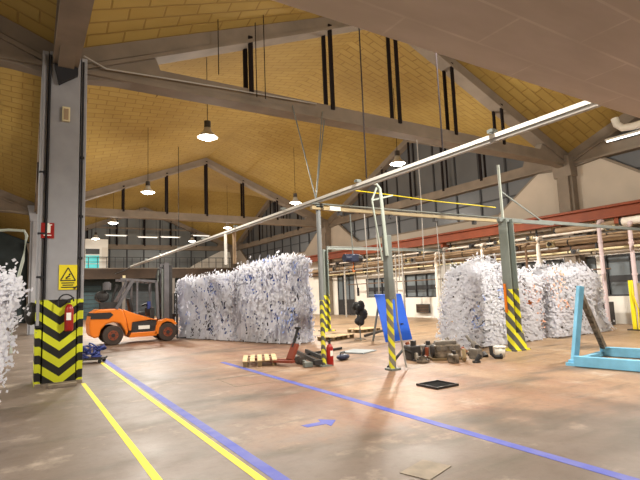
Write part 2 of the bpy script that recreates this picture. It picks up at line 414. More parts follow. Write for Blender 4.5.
for k in range(4): MB().box((-7+k*4.7, -.2, 2.0), (.3, .3, 4.0)).build('support_post', 'concrete_d', bal)
off = thing('balcony_office', 'white site office box with teal window on the far balcony', 'office', (5.85, 50.3, 4.82))
MB().box((0, 0, 1.4), (2.0, 1.2, 2.8)).build('cabin', 'white', off)
b = MB(); b.box((-.35, -.62, .85), (1.15, .05, .75)); b.box((-.35, -.62, .05), (1.15, .05, .7)); b.build('window', 'teal', off)
MB().box((-.35, -.63, 1.6), (1.2, .06, .5)).build('blind', 'frame', off)
MB().box((.72, -.61, 1.0), (.5, .04, 2.0)).build('door', 'wall', off)
for i, (x, wd, c) in enumerate(((5.0, 3.0, 'teal_d'), (9.5, 3.2, 'dk'), (14.0, 3.2, 'dk'))):
    d = struct(MB().box((x, YF-.04, 1.6), (wd, .08, 3.2)).build('door_%d' % (i+2), mat('shutter_paint', L(58, 84, 90) if i == 0 else L(60, 66, 70), .6, var=.2, scale=2)))
    b = MB()
    for k in range(8): b.box((x, YF-.1, .3+k*.4), (wd, .04, .04))
    b.build('shutter_rib', 'frame', d)
b = MB()
for f in (lambda v: XC+v, lambda v: X1-v): b.prism([(f(0), 4.6), (f(5.6), 4.6), (f(4.6), 5.3), (f(1.2), 7.0), (f(0), 7.3)], 'y', YF-.02, YF+.08)
struct(b.build('wall_back_corner', 'wall'))
for i, (x, y, z, lb) in enumerate(((7.4, 48.6, 7.86, 'tube light left of the others hanging before the end wall'), (10.3, 48.6, 7.78, 'second tube light from left hanging before the end wall'), (12.5, 48.6, 7.85, 'third tube light from left before the end wall'), (15.6, 48.6, 8.1, 'rightmost tube light hanging before the end wall'))):
    t = thing('tube_light', lb, 'lamp', (x, y, z), 0, 'tube lights before the end wall')
    MB().box((0, 0, .06), (2.0, .16, .06)).build('batten', 'white', t)
    for k in (-1, 1): MB().cyl((k*.8, 0, .08), (k*.8, 0, 3.0 if x < 15 else 1.6), .012, seg=6).build('hanger_wire', 'rod', t)
    MB().cyl((-.9, 0, 0), (.9, 0, 0), .035).build('tube', 'tubeglow', t)

# canopy slab above the camera
cs = MB().box((10.2, -2.5, 3.8), (20.2, 10.62, .2)).build('ceiling_canopy', 'slab'); struct(cs)

# ------------------------------------------------------------------ columns
def plain_col(x, y, label, m='concrete', w=.72):
    t = thing('concrete_column', label, 'column', (x, y, 0), 0, 'concrete roof columns')
    b = MB(); b.box((0, 0, 3.45), (w-.24, w, 6.9)); b.box((0, 0, 3.45), (w, w-.24, 6.9)); b.build('shaft', m, t, .02)
    MB().prism([(-w/2, 6.3), (w/2, 6.3), (w/2+.16, 7.2), (-w/2-.16, 7.2)], 'y', -w/2-.05, w/2+.05).build('capital', m, t, .02)
    return t
plain_col(XC-.02, Y2, 'grey column standing just behind the hazard-striped column at left', 'col', .8)
plain_col(X1-.1, YC, 'pale concrete column on right wall nearest the camera above the red beam')
plain_col(X1-.1, Y2, 'concrete column on right wall between the two glazed gables')
plain_col(X1-.1, Y3-.1, 'farthest concrete column at the corner of right wall and end wall')
plain_col(XC-.02, Y3-.1, 'concrete column in the far left corner hidden behind the near column')

c0 = thing('striped_column', 'big grey column at left with yellow and black chevrons around its foot', 'column', (XC, YC, 0))
MB().box((0, 0, 3.55), (.60, .84, 7.1)).build('shaft', 'colhaz', c0, .01)
for s in (-1, 1):
    MB().box((s*.38, 0, 3.55), (.115, .76, 7.1)).build('side_flange', 'colhaz', c0, .01)
    MB().box((s*.31, 0, 3.55), (.05, .6, 7.08)).build('groove', 'groove', c0)
MB().cyl((-.29, -.44, 1.75), (-.29, -.44, 7.0), .022).build('conduit', 'groove', c0)
MB().cyl((-.40, -.41, 1.2), (-.40, -.41, 7.0), .03).build('conduit', 'pipe_grey', c0)
MB().cyl((.36, -.40, 1.75), (.36, -.40, 7.0), .018).build('conduit', 'groove', c0)
b = MB()
for z in (3.1, 2.2, 1.2, 4.4): b.box((-.38, -.42, z), (.13, .05, .04)); b.box((.36, -.40, z+.4), (.08, .05, .05))
b.build('pipe_clip', 'groove', c0)
MB().prism([(-.12, 6.35), (.24, 6.62), (.24, 6.78), (-.22, 6.78)], 'y', -.55, -.42).build('corbel', 'groove', c0)
MB().box((.0, -.0, .03), (.86, .98, .06)).build('base_pad', 'greystain', c0)
# items hung on that column
YS = YC-.43
s = thing('fire_point_sign', 'small red sign with white extinguisher symbol high on the striped column', 'sign', (.40, YS, 3.165))
MB().box((0, -.0, 0), (.24, .02, .32)).build('plate', 'redext', s)
MB().box((.01, -.012, .03), (.085, .01, .16)).box((.01, -.012, .13), (.04, .01, .05)).box((.055, -.012, .12), (.05, .01, .02)).box((0, -.012, -.1), (.14, .01, .02)).build('symbol', 'white', s)
s = thing('warning_sign', 'yellow warning notice with black triangle on the striped column', 'sign', (.835-.04, YS, 2.19))
MB().box((0, 0, 0), (.34, .02, .52)).build('plate', 'yellow', s)
b = MB()
tri = [(-.14, -.07), (.14, -.07), (0, .2)]
for p, q in zip(tri, tri[1:]+tri[:1]): b.bar((p[0], -.013, p[1]), (q[0], -.013, q[1]), .006, .022)
b.bar((-.04, -.013, -.02), (.03, -.013, .03), .006, .03); b.sph((.03, -.013, .06), .02, (1, .3, 1)); b.box((0, -.013, -.035), (.1, .006, .014))
b.build('pictogram', 'black', s)
b = MB()
for z, w_ in ((-.12, .24), (-.165, .2), (-.21, .25)): b.box((0, -.012, z), (w_, .006, .022))
b.build('printed_lines', 'dark', s)
MB().bar((.11, -.02, -.24), (.18, -.02, -.19), .01, .03).build('torn_corner', 'groove', s)
e = thing('fire_extinguisher', 'red fire extinguisher hanging on the chevron-striped column', 'fire extinguisher', (.82, YC-.55, 1.08))
MB().lathe([(0, 0), (.075, 0), (.085, .03), (.085, .44), (.065, .51), (.03, .55), (0, .55)]).build('cylinder', 'redext', e, smooth=True)
MB().box((-.01, -.082, .3), (.085, .02, .15)).build('label_panel', 'white', e)
MB().box((0, 0, .61), (.05, .05, .08)).bar((-.05, 0, .63), (.09, 0, .68), .025).bar((-.12, 0, .62), (.0, 0, .62), .02).build('valve', 'black', e)
MB().tube([(-.02+.13*math.cos(a)*1.1-.04, 0, .60+.15*math.sin(a)) for a in [PI*k/10 for k in range(11)]]+[(-.2, -.02, .5)], .014).build('hose', 'black', e)
MB().box((0, .075, .35), (.12, .06, .06)).build('bracket', 'dark', e)
l = thing('wall_lantern', 'small pale lantern box fixed high on the striped column', 'lamp', (.69, YC-.46, 5.55))
MB().box((0, 0, .16), (.15, .08, .32)).build('housing', 'cream', l, .01); MB().box((0, -.045, .15), (.09, .02, .24)).build('lens', 'tan', l)
s = MB().sph((.0, 0, 0), .24, (.6, .5, 1)).build('round_mirror_back', 'dark', loc=(XC-.5, YC-.05, 1.46)); tag(s, 'dark round disc sticking out left of the striped column', 'disc')
cb = MB().tube([(1.02, YC-.4, 7.15), (1.5, YC-.3, 7.0), (2.6, YC-.3, 7.05), (4.5, YC-.3, 7.12), (7.2, YC-.3, 7.2)], .018).build('power_cable', 'greypipe'); tag(cb, 'thin pale cable slung from the striped column along the nearest truss', 'cable')
pk = MB().box((0, 0, 0), (.5, .16, .06)).build('timber_offcut', 'greystain', loc=(XC+.05, YC-.72, .035)); tag(pk, 'flat grey batten lying at the foot of the striped column', 'offcut')

# ------------------------------------------------------------------ pendant lamps
def lamp(x, y, label, first=[None]):
    if first[0] is None:
        t = thing('pendant_lamp', label, 'lamp', (x, y, 7.0), 0, 'high bay pendant lamps')
        MB().lathe([(0, .32), (.1, .32), (.13, .2), (.16, .15), (.33, -.02), (.34, -.04), (.31, -.03), (.15, .11), (0, .11)]).build('reflector', 'shade', t, smooth=True)
        MB().cyl((0, 0, .3), (0, 0, .52), .11).build('gear_housing', 'lamp_body', t)
        MB().lathe([(0, .04), (.26, .0), (.27, -.03), (.2, -.09), (0, -.12)]).build('glowing_bowl', 'lamp_glow', t, smooth=True)
        MB().cyl((0, 0, .5), (0, 0, 3.3), .012, seg=6).build('suspension_cord', 'rod', t)
        first[0] = t
    else: t = dup(first[0], (x, y, 7.0), label)
    k = .45 if (y > 30 or x < 0) else .62 if (x < 6 and y < 6) else 1.0
    for nm, ty, e_ in (('lamp_light', 'SPOT', k), ('lamp_spill', 'POINT', .26*(k if k > .5 else .2))):
        ld = bpy.data.lights.new(nm, ty); ld.energy = LAMP*e_; ld.color = (1, .93, .83); ld.shadow_soft_size = .22
        if ty == 'SPOT': ld.spot_size = 2.75; ld.spot_blend = .5
        lo = bpy.data.objects.new(nm, ld); COL.objects.link(lo); lo.parent = t; lo.location = (0, 0, -.36)
LAMP = 1220
def zr(x, y):
    s_ = 1-abs(2*(((x-XC) % BL)/BL)-1); t_ = 1-abs(2*(((y-YC) % BL)/BL)-1); return ZE+.02+RISE*(s_+t_-s_*t_)
for x, lb in ((5.1, 'thin conduit along the roof above the two left lamps'), (13.3, 'thin conduit along the roof above the two right lamps')):
    o = MB().tube([(x, YC+.4+k*.785, zr(x, YC+.4+k*.785)-.05) for k in range(25)], .03, 6).build('roof_conduit', 'rod'); tag(o, lb, 'conduit')
for x, y, lb in ((5.1, 15.05, 'brightest pendant lamp hanging in front of the middle truss, upper left'), (5.15, 24.3, 'pendant lamp glowing at left just above the middle truss chord'),
                 (13.3, 14.95, 'pendant lamp hanging right beside the white overhead rail'), (13.4, 24.1, 'pendant lamp hanging at mid hall above the left end of the sloping roof'),
                 (5.1, 34.8, 'tiny distant lamp behind the middle truss at left'), (13.3, 34.8, 'distant lamp behind the middle truss near the far valley'),
                 (5.1, 44, 'farthest lamp at left above the balcony'), (13.3, 44, 'farthest lamp at right above the balcony'),
                 (5.1, 4.7, 'pendant lamp above the near floor, left of the camera view top'), (13.3, 4.7, 'pendant lamp above the near floor, on the right side'),
                 (-6.4, 15, 'pendant lamp in the left bay beside the striped column'), (-6.4, 24.3, 'pendant lamp in the left bay behind the striped column'),
                 (-14.6, 15, 'pendant lamp at far left of the left bay'), (-6.4, 4.7, 'pendant lamp in the left bay near the camera')):
    lamp(x, y, lb)

# ------------------------------------------------------------------ red crane beam and pipework on the right wall
b = MB(); b.box((19.6, 21, 4.62), (.34, 56, .05)); b.box((19.6, 21, 4.41), (.06, 56, .4)); b.box((19.6, 21, 4.2), (.34, 56, .05)); b.box((19.6, 21, 4.68), (.07, 56, .06))
cr = b.build('crane_beam', 'red'); tag(cr, 'long red steel crane beam running along the right wall', 'beam')
for k in range(3):
    y = 9.6+k*9.2
    o = MB().box((19.95, y, 4.05), (.75, .16, .25)).bar((20.2, y, 3.5), (19.6, y, 4.1), .08).build('beam_bracket', 'red'); tag(o, ('nearest', 'middle', 'farthest')[k]+' red bracket carrying the crane beam on right wall', 'bracket', 'red crane beam brackets')
PIP = [ # x, z, r, y0, y1, material, label
 (19.75, 3.98, .13, 5.2, 12.2, 'tan', 'fat beige lagged pipe with dark open end under the red beam'),
 (19.2, 3.92, .15, 4.5, 9.2, 'whitepipe', 'fat white lagged pipe with dark open end at right edge'),
 (19.95, 3.62, .08, 2, 30, 'greypipe', 'galvanised pipe running along wall, uppermost of the long run'),
 (19.8, 3.42, .12, 2, 34, 'tan', 'thick tan lagged pipe running along wall in mid run'),
 (20.0, 3.16, .13, 2, 34, 'brownpipe', 'brown lagged pipe running along wall below the tan pipe'),
 (19.7, 3.0, .05, 2, 32, 'cream', 'thin cream pipe running along wall just above the windows'),
 (19.85, 2.9, .05, 4, 17.5, 'whitepipe', 'thin white pipe directly over the near window heads'),
 (19.5, 3.78, .05, 9, 30, 'whitepipe', 'thin white pipe running along wall close under the red beam'),
 (20.05, 3.85, .07, 12, 31, 'brownpipe', 'brown pipe running along wall behind the beige lagged pipe'),
 (20.12, 3.5, .1, 2, 34, 'wooddark', 'dark brown pipe hugging wall behind the tan lagged pipe'),
 (20.15, 3.05, .07, 12, 34, 'dark', 'dark pipe hugging wall just over the window heads'),
 (19.45, 3.2, .045, 12, 30, 'greypipe', 'slim grey pipe running in front of the brown lagged pipe'),
 (19.4, 3.55, .04, 6, 26, 'tan', 'slim tan pipe running in front of the galvanised pipe'),
 (19.9, 4.1, .05, 12.5, 30, 'whitepipe', 'white pipe tucked right under the red beam at far part'),
 (19.6, 2.2, .03, 10, 28, 'brownpipe', 'thin brown conduit crossing in front of the wall windows')]
PT = []
for x, z, r, y0, y1, mm, lb in PIP:
    t = thing('wall_pipe', lb, 'pipe', (x, y0, z), 0, 'pipes along the right wall')
    MB().cyl((0, 0, 0), (0, y1-y0, 0), r, seg=16).build('pipe_run', mm, t, smooth=False)
    if r > .11 and y1 < 20:
        MB().cyl((0, y1-y0-.02, 0), (0, y1-y0+.06, 0), r*1.02).build('open_end', 'black', t)
    PT.append((t, x, y0, y1, z, r)); k = y0+1
    while k < y1-.5: MB().cyl((0, k-y0-.03, 0), (0, k-y0+.03, 0), r*1.12).build('pipe_clamp', 'dark', t); k += 2.9
VP = [ # x,y, z0,z1, r, material,label
 (18.95, 9.95, 0, 4.05, .075, 'mauve', 'pinkish white drop pipe in front of the near dark window'),
 (18.95, 8.85, 0, 3.85, .075, 'mauve', 'pinkish white drop pipe at the right edge'),
 (18.95, 12.6, .0, 3.7, .08, 'whitepipe', 'white drop pipe behind the right wrapped stack'),
 (18.95, 15.6, .0, 3.75, .07, 'whitepipe', 'white drop pipe above the orange edged wrapped stack'),
 (18.95, 18.1, .0, 3.8, .07, 'greypipe', 'grey drop pipe beside a white one right of the double window'),
 (18.95, 18.7, .0, 3.6, .08, 'whitepipe', 'white drop pipe with blocky sleeve right of the double window'),
 (18.95, 21.4, .0, 4.1, .06, 'greypipe', 'slim grey pipe dividing the double window'),
 (18.95, 22.0, 0, 4.1, .045, 'greypipe', 'very slim grey pipe just left of the double window middle'),
 (18.95, 13.2, .0, 3.5, .05, 'brownpipe', 'brown drop pipe among the fittings under the beige pipe'),
 (18.95, 27.4, 0, 3.4, .06, 'greypipe', 'grey pipe by the dark double door of right wall')]
for x, y, z0, z1, r, mm, lb in VP:
    t = thing('drop_pipe', lb, 'pipe', (x, y, z0), 0, 'vertical pipes on the right wall')
    MB().tube([(0, 0, 0), (0, 0, z1-z0-.3), (0, 0, z1-z0-.1), (.06, 0, z1-z0-.02), (.16, 0, z1-z0), (.3, 0, z1-z0)], r, 12).build('pipe_run', mm, t)
    for q in (.25, .5, .8): MB().cyl((0, 0, (z1-z0)*q-.04), (0, 0, (z1-z0)*q+.04), r*1.25).build('pipe_collar', mm, t)
# valves and fittings scattered along the pipe run
rr = random.Random(3)
for k in range(26):
    y = 9+k*.86+rr.uniform(-.2, .2); t, x, y0, y1, z, r = PT[rr.choice((2, 3, 4, 5, 7, 8))]; mm = rr.choice(['dark', 'brownpipe', 'greypipe', 'cream', 'scrap'])
    if not y0+.3 < y < y1-.3: continue
    y -= y0; q = r+.03
    vb = MB().cyl((0, y-.14, 0), (0, y+.14, 0), q).cyl((0, y-.16, 0), (0, y-.12, 0), q*1.4).cyl((0, y+.12, 0), (0, y+.16, 0), q*1.4).cyl((0, y, 0), (-q-.08, y, .0), .05).build('valve', mm, t)
    MB().cyl((-q-.08, y, 0), (-q-.11, y, 0), .1).cyl((-q-.1, y, 0), (-q-.14, y, 0), .03).build('hand_wheel', 'dark', vb)
ORD = ['first', 'second', 'third', 'fourth', 'fifth', 'sixth', 'seventh', 'eighth', 'ninth', 'tenth']
for k in range(9):
    y = 8.0+k*2.6
    o = MB().box((19.85, y, 3.5), (.06, .06, 1.3)).box((20.05, y, 2.86), (.5, .06, .06)).box((20.05, y, 3.3), (.5, .06, .05)).box((20.05, y, 4.08), (.5, .06, .05)).build('pipe_hanger', 'dark')
    tag(o, ORD[k]+' dark hanger frame holding the wall pipes, counting from the right edge', 'hanger', 'pipe hangers on right wall')
ec = thing('electrical_cabinet', 'tall grey electrical cabinet on wall between windows left of wrapped machine', 'cabinet', (19.75, 18.55, 1.35))
MB().box((0, 0, .8), (.35, .85, 1.6)).build('body', 'steel', ec, .01); MB().box((-.19, 0, .8), (.02, .75, 1.5)).build('door', 'greypipe', ec); MB().box((-.21, .3, .8), (.03, .04, .16)).build('handle', 'black', ec)
MB().box((0, 0, -.66), (.2, .6, 1.38)).build('leg_frame', 'dark', ec)
v = thing('wall_vent', 'dark louvred vent low on white wall under the double window', 'vent', (20.2, 21.2, .55))
MB().box((0, 0, 0), (.08, 1.1, .5)).build('frame', 'dark', v)
b = MB()
for k in range(5): b.box((-.05, 0, -.18+k*.09), (.03, 1.0, .03))
b.build('louvre', 'brownpipe', v)
fl = thing('tube_light', 'white fluorescent tube on right wall truss at right edge', 'lamp', (X1-.55, 9.05, 7.35))
MB().box((0, 0, 0), (.1, 1.5, .08)).build('batten', 'white', fl); MB().cyl((0, -.7, -.07), (0, .7, -.07), .025).build('tube', mat('tube_glow', (1, 1, 1), emit=(1, 1, .95), es=4), fl)
el = MB().tube([(X1-.9, 9.2, 8.0), (X1-.9, 9.15, 7.75), (X1-.9, 8.95, 7.55), (X1-.9, 8.6, 7.5), (X1-.9, 7.5, 7.5)], .14, 14).build('duct_elbow', 'white'); tag(el, 'white curved duct end by the glazing at right edge', 'duct')

# ------------------------------------------------------------------ overhead rail, gantry, posts
rl = thing('overhead_rail', 'long white overhead rail running diagonally above the floor', 'rail', (5.9, 0, 0))
MB().box((0, 17.9, 3.88), (.05, 30.2, .06)).build('white_channel', 'white', rl)
MB().box((.02, 17.9, 3.82), (.07, 30.2, .05)).build('under_beam', 'greypipe', rl)
b = MB()
for k in range(9): b.box((0, 4.5+k*3.4, 3.96), (.12, .1, .05))
b.build('joint_clip', 'steel', rl)
for y, zz, lb in ((5.5, 8.1, 'thin dark rod holding the overhead rail near its close end'), (7.6, 7.9, 'thin dark rod holding the rail above the pale hooked pole'), (21.5, 8.6, 'thin rod holding the far part of the overhead rail')):
    MB().cyl((0, y, 3.95), (0, y, zz), .014, seg=6).build('hanging_rod', 'rod', rl)
gb = thing('gantry_beam', 'pale horizontal gantry beam joining the rail post to the striped steel post', 'beam', (5.7, 9.5, 3.66))
MB().box((3.9, 0, 0), (7.8, .1, .08)).build('beam', 'khaki', gb)
MB().box((3.9, .0, .10), (7.8, .12, .025)).build('top_flange', 'steel', gb)
b = MB()
for k in range(5): b.box((.8+k*1.6, 0, -.1), (.1, .1, .1))
b.build('trolley_stop', 'dark', gb)
MB().box((.62, -.07, .0), (.3, .06, .1)).build('end_lamp', 'white', gb)
yc = MB().tube([(6.3, 9.0, 4.05), (7.5, 8.9, 4.0), (9, 8.8, 3.92), (10.4, 8.6, 3.86), (10.9, 8.4, 3.8)], .013).build('yellow_cable', 'yellow'); tag(yc, 'yellow cable slung above the gantry beam', 'cable')

rail_post = p = thing('rail_post', 'slim post with yellow hazard tape and red extinguisher at its foot', 'post', (5.91, 9.53, 0))
MB().cyl((0, 0, 0), (0, 0, 3.72), .055, seg=12).build('pole', 'posthaz2', p); MB().box((0, 0, .015), (.28, .28, .03)).build('base_plate', 'steel', p); MB().box((0, 0, 3.7), (.2, .16, .06)).build('head_plate', 'steel', p)
e2 = thing('fire_extinguisher', 'red fire extinguisher standing at foot of the slim taped post', 'fire extinguisher', (6.06, 9.5, 0))
MB().lathe([(0, 0), (.075, 0), (.08, .02), (.08, .4), (.055, .46), (.03, .49), (0, .49)]).build('cylinder', 'redext', e2, smooth=True)
MB().box((0, 0, .52), (.04, .04, .07)).bar((-.05, 0, .54), (.08, 0, .58), .02).build('valve', 'black', e2); MB().box((0, -.075, .28), (.07, .02, .12)).build('label_panel', 'white', e2)

p = thing('crane_post', 'tall grey green post with yellow hazard foot in front of blue board', 'post', (6.65, 7.99, 0))
MB().cyl((0, 0, 0), (0, 0, 1.48), .072, seg=14).build('striped_sleeve', 'posthaz3', p)
MB().box((0, 0, .02), (.24, .24, .04)).build('base_plate', 'steel', p)
MB().box((0.02, 0, 2.16), (.15, .15, 1.38)).build('box_section', 'steel', p, .01)
MB().cyl((-.06, -.08, 2.4), (-.12, -.05, 3.75), .038, seg=10).tube([(-.12, -.05, 3.7), (-.13, -.05, 3.85), (-.2, -.03, 3.95), (-.32, 0, 3.98)], .03).build('hooked_pole', 'palepost', p)
MB().bar((-.13, 0, 2.3), (-.33, 0, 3.6), .03).build('side_strut', 'palepost', p); MB().bar((-.33, 0, 3.6), (.25, .0, 3.75), .035).build('cross_arm', 'palepost', p)
MB().bar((-.33, 0, 3.6), (-.15, 0, 3.95), .03).build('brace', 'palepost', p)
MB().tube([(.12, -.05, 1.9), (.13, -.08, 1.0), (.22, -.1, .45), (.2, -.2, .05)], .022).build('hose', 'greypipe', p)

p = thing('crane_post', 'heavy steel post with yellow hazard foot between two wrapped stacks', 'post', (10.96, 8.17, 0))
b = MB(); b.box((-.13, 0, 1.72), (.03, .26, 3.44)); b.box((.13, 0, 1.72), (.03, .26, 3.44)); b.box((0, 0, 1.72), (.24, .03, 3.44)); b.build('i_section', 'posthaz', p)
b = MB(); b.prism([(-.28, 0), (.28, 0), (.16, .45), (-.16, .45)], 'y', -.15, -.12); b.box((0, 0, .02), (.6, .44, .04)); b.build('base_gusset', 'posthaz', p)
MB().cyl((-.1, 0, 3.4), (-.12, 0, 4.92), .035, seg=10).build('mast', 'palepost', p)
MB().box((.9, 0, 3.42), (2.4, .09, .1)).build('cantilever_arm', 'steel', p)
MB().bar((-.1, 0, 4.2), (1.6, 0, 3.48), .03).build('stay', 'steel', p)
MB().box((-.17, .06, 1.35), (.035, .06, .75)).build('orange_guard', 'orange', p)
sb = MB().box((15.3, 8.17, 3.45), (5.8, .08, .09)).build('strut_beam', 'steel'); tag(sb, 'thin steel beam from striped steel post to the right wall', 'beam')

p = thing('crane_post', 'far steel post with black and yellow foot behind the slim taped post', 'post', (11.45, 18.11, 0))
b = MB(); b.box((-.1, 0, 1.8), (.04, .3, 3.6)); b.box((.1, 0, 1.8), (.04, .3, 3.6)); b.box((0, 0, 1.8), (.18, .04, 3.6)); b.build('i_section', 'posthaz', p)
MB().box((0, 0, .02), (.6, .5, .04)).build('base_plate', 'posthaz', p)
g2 = thing('gantry_beam', 'far pale gantry beam on top of the far striped steel post', 'beam', (11.3, 18.1, 3.66))
MB().box((3.9, 0, 0), (7.2, .1, .09)).build('beam', 'steel', g2); MB().box((3.9, 0, .08), (7.2, .14, .03)).build('top_flange', 'steel', g2)
MB().cyl((-.06, 15.5, 2.75), (-.06, 15.5, 3.8), .05).build('white_drop_hanger', 'white', rl); MB().cyl((.06, 15.0, 2.75), (.06, 15.0, 3.8), .06).build('rusty_drop_hanger', 'tan', rl)
MB().tube([(0, 33, 3.8), (0, 36, 3.72), (0, 39, 3.7)], .035).build('rail_cable', 'dark', rl)

# hoist on the near gantry
h = thing('chain_hoist', 'dark blue electric chain hoist hanging beneath the gantry beam', 'hoist', (6.84, 9.5, 2.36))
MB().box((0, 0, .12), (.26, .18, .2)).build('gearbox', 'navy', h, .03); MB().cyl((-.26, 0, .12), (-.1, 0, .12), .1).build('motor', 'navy', h); MB().cyl((.1, 0, .12), (.24, 0, .12), .09).build('motor_cover', 'dark', h)
b = MB(); b.bar((0, 0, .2), (-.03, 0, 1.2), .02); b.build('suspension_chain', 'steel', h)
MB().tube([(0, 0, .02), (0, 0, -.1), (-.03, 0, -.16), (.0, 0, -.22), (.04, 0, -.18)], .016).build('hook', 'orange', h)
MB().tube([(.02, 0, .0), (.05, 0, -.3), (.1, 0, -.6)], .012).box((.11, 0, -.7), (.04, .04, .2)).build('pendant_control', 'dark', h)
# hanging chains and cables
for x, y, z0, z1, lb in ((7.6, 9.5, 1.6, 3.6, 'thin rope hanging from the gantry beam right of the tall pole'), (8.3, 9.5, 1.9, 3.6, 'pale hanging rope in the middle of the gantry beam'),
                         (9.2, 9.5, 2.5, 5.8, 'long thin cord dropping past the gantry beam'), (9.75, 9.5, 1.4, 3.6, 'hanging cord close left of the wrapped stack'), (7.25, 9.5, 1.5, 3.6, 'hanging cord just right of the tall pole')):
    x -= 5.7; y -= 9.5; z0 -= 3.66; z1 -= 3.66
    MB().tube([(x, y, z1), (x+.02, y, (z0+z1)/2), (x-.01, y, z0)], .014, 6).build('hanging_cord', 'greypipe', gb)
for x, y, z0, z1, lb in ((4.1, YC-.6, 7.3, 9.6, 'dark cord dangling left of the nearest truss rods'), (5.4, YC-.6, 6.9, 10.6, 'long dark cord crossing the nearest truss at left'), (5.15, YC-.6, 6.9, 9.0, 'thin dark cord next to the long one on the nearest truss')):
    MB().cyl((x-CX, y-YC, z0-6.82), (x-CX, y-YC, z1-6.82), .012, seg=6).build('hanging_cord', 'rod', near_truss)
for a_, b_, lb in (((5.9, 9.6, 3.9), (7.4, 11.5, 7.0), 'dark stay wire rising right from slim taped post top'), ((5.9, 9.6, 3.9), (6.4, 11.5, 7.0), 'dark stay wire rising steeply from slim taped post top'), ((5.9, 9.6, 3.9), (7.6, 11.7, 6.9), 'dark stay wire beside the right stay of the slim post')):
    MB().cyl((a_[0]-5.91, a_[1]-9.53, a_[2]), (b_[0]-5.91, b_[1]-9.53, b_[2]), .016, seg=6).build('stay_wire', 'steel', rail_post)

# ------------------------------------------------------------------ forklift
fk = thing('forklift', 'orange forklift truck with dark cab parked left of the wrapped stacks', 'forklift', (0, 19.84, 0))
W = 1.3
def side(poly, y0=0., y1=W): return MB().prism(poly, 'y', y0, y1)
MB().prism([(2.16, .42), (2.12, .85), (2.2, 1.22), (2.42, 1.37), (3.16, 1.38), (3.3, 1.3), (3.42, .95), (3.5, .45), (3.42, .3), (3.36, .55), (3.2, .8), (2.95, .86), (2.7, .8), (2.52, .6), (2.46, .34), (2.3, .3)], 'y', .0, W).build('counterweight', 'orange', fk, .05)
MB().prism([(3.28, 1.34), (3.42, .95), (3.52, .5), (3.6, .5), (3.64, .82), (4.35, .88), (4.62, .84), (4.3, .95), (3.7, 1.16)], 'y', .02, W-.02).build('side_hood', 'orange', fk, .02)
MB().prism([(3.52, .24), (4.55, .24), (4.58, .42), (3.6, .42)], 'y', -.02, W+.02).build('sill', 'orange', fk, .02)
MB().prism([(3.6, .42), (4.5, .42), (4.56, .84), (3.64, .84)], 'y', .05, W-.05).build('side_panel', 'dark', fk)
MB().box((4.08, .03, .6), (.42, .03, .14)).build('nameplate', 'white', fk)
MB().prism([(4.48, .30), (4.52, .62), (4.66, .82), (4.95, .9), (5.2, .84), (5.36, .66), (5.26, .62), (5.1, .74), (4.95, .78), (4.78, .72), (4.66, .55), (4.62, .30)], 'y', -.02, .3).prism([(4.48, .30), (4.52, .62), (4.66, .82), (4.95, .9), (5.2, .84), (5.36, .66), (5.26, .62), (5.1, .74), (4.95, .78), (4.78, .72), (4.66, .55), (4.62, .30)], 'y', W-.3, W+.02).build('front_fender', 'orange', fk, .01)
MB().prism([(2.16, 1.02), (2.2, 1.24), (2.85, 1.24), (2.95, 1.14), (2.8, 1.0)], 'y', -.02, W+.02).build('rear_grille', 'black', fk)
def wheel(x, y, r, w, s):
    wh = MB().cyl((x, y, r), (x, y+w, r), r, seg=28).build('wheel', 'tyre', fk, .03)
    MB().cyl((x, y-.012 if s < 0 else y+w-.03, r), (x, y+.03 if s < 0 else y+w+.012, r), r*.5, seg=20).build('rim', 'rust', wh)
    b = MB(); b.cyl((x, y-.04 if s < 0 else y+w, r), (x, y if s < 0 else y+w+.04, r), r*.2)
    for k in range(6): b.cyl((x+r*.36*math.cos(k), y-.025, r+r*.36*math.sin(k)), (x+r*.36*math.cos(k), y, r+r*.36*math.sin(k)), r*.06, seg=8)
    b.build('hub', 'dark', wh)
wheel(2.95, -.02, .37, .26, -1); wheel(4.98, -.04, .36, .3, -1); wheel(2.95, W-.24, .37, .26, 1); wheel(4.98, W-.26, .36, .3, 1)
for y in (.06, W-.06):
    MB().bar((3.06, y, 1.36), (3.66, y, 2.46), .17, .12).build('guard_pillar', 'cab', fk)
    MB().bar((4.62, y, .9), (4.55, y, 2.4), .1).build('guard_pillar', 'cab', fk)
    MB().bar((4.55, y, 2.38), (3.2, y, 2.5), .1, .09).build('guard_rail', 'cab', fk)
    MB().bar((3.82, y, 1.1), (3.82, y, 2.4), .07).build('door_post', 'cab', fk)
b = MB()
for k in range(6): b.box((3.7+k*.16, W/2, 2.47-.02*k), (.05, W-.1, .05))
b.build('roof_bars', 'cab', fk)
b = MB(); b.box((3.4, .5, 2.6), (.1, .1, .12)); b.build('beacon', 'cream', fk)
b = MB(); b.box((3.95, W/2, 1.12), (.5, .55, .14)); b.bar((3.72, W/2, 1.15), (3.6, W/2, 1.75), .5, .12); b.build('seat', 'black', fk, .03)
MB().bar((4.5, W/2, .9), (4.3, W/2, 1.5), .06).cyl((4.29, W/2, 1.47), (4.27, W/2, 1.52), .19, seg=18).build('steering_column', 'black', fk)
MB().box((4.42, W/2, 1.1), (.18, .9, .5)).build('dashboard', 'dark', fk)
MB().box((4.3, .25, 1.45), (.12, .1, .3)).build('control_screen', 'bluedark', fk)
t_ = MB().cyl((2.62, .3, 1.85), (2.62, 1.05, 1.85), .22, seg=20).sph((2.62, .3, 1.85), .22, (1, .35, 1)).build('gas_bottle', 'dark', fk)
MB().cyl((2.74, .2, 2.1), (2.74, .2, 2.36), .15).cyl((2.74, .2, 2.36), (2.74, .2, 2.4), .1).build('air_filter', 'cab', fk)
MB().box((2.85, .3, 1.5), (.7, .4, .26)).build('bottle_cradle', 'dark', fk)
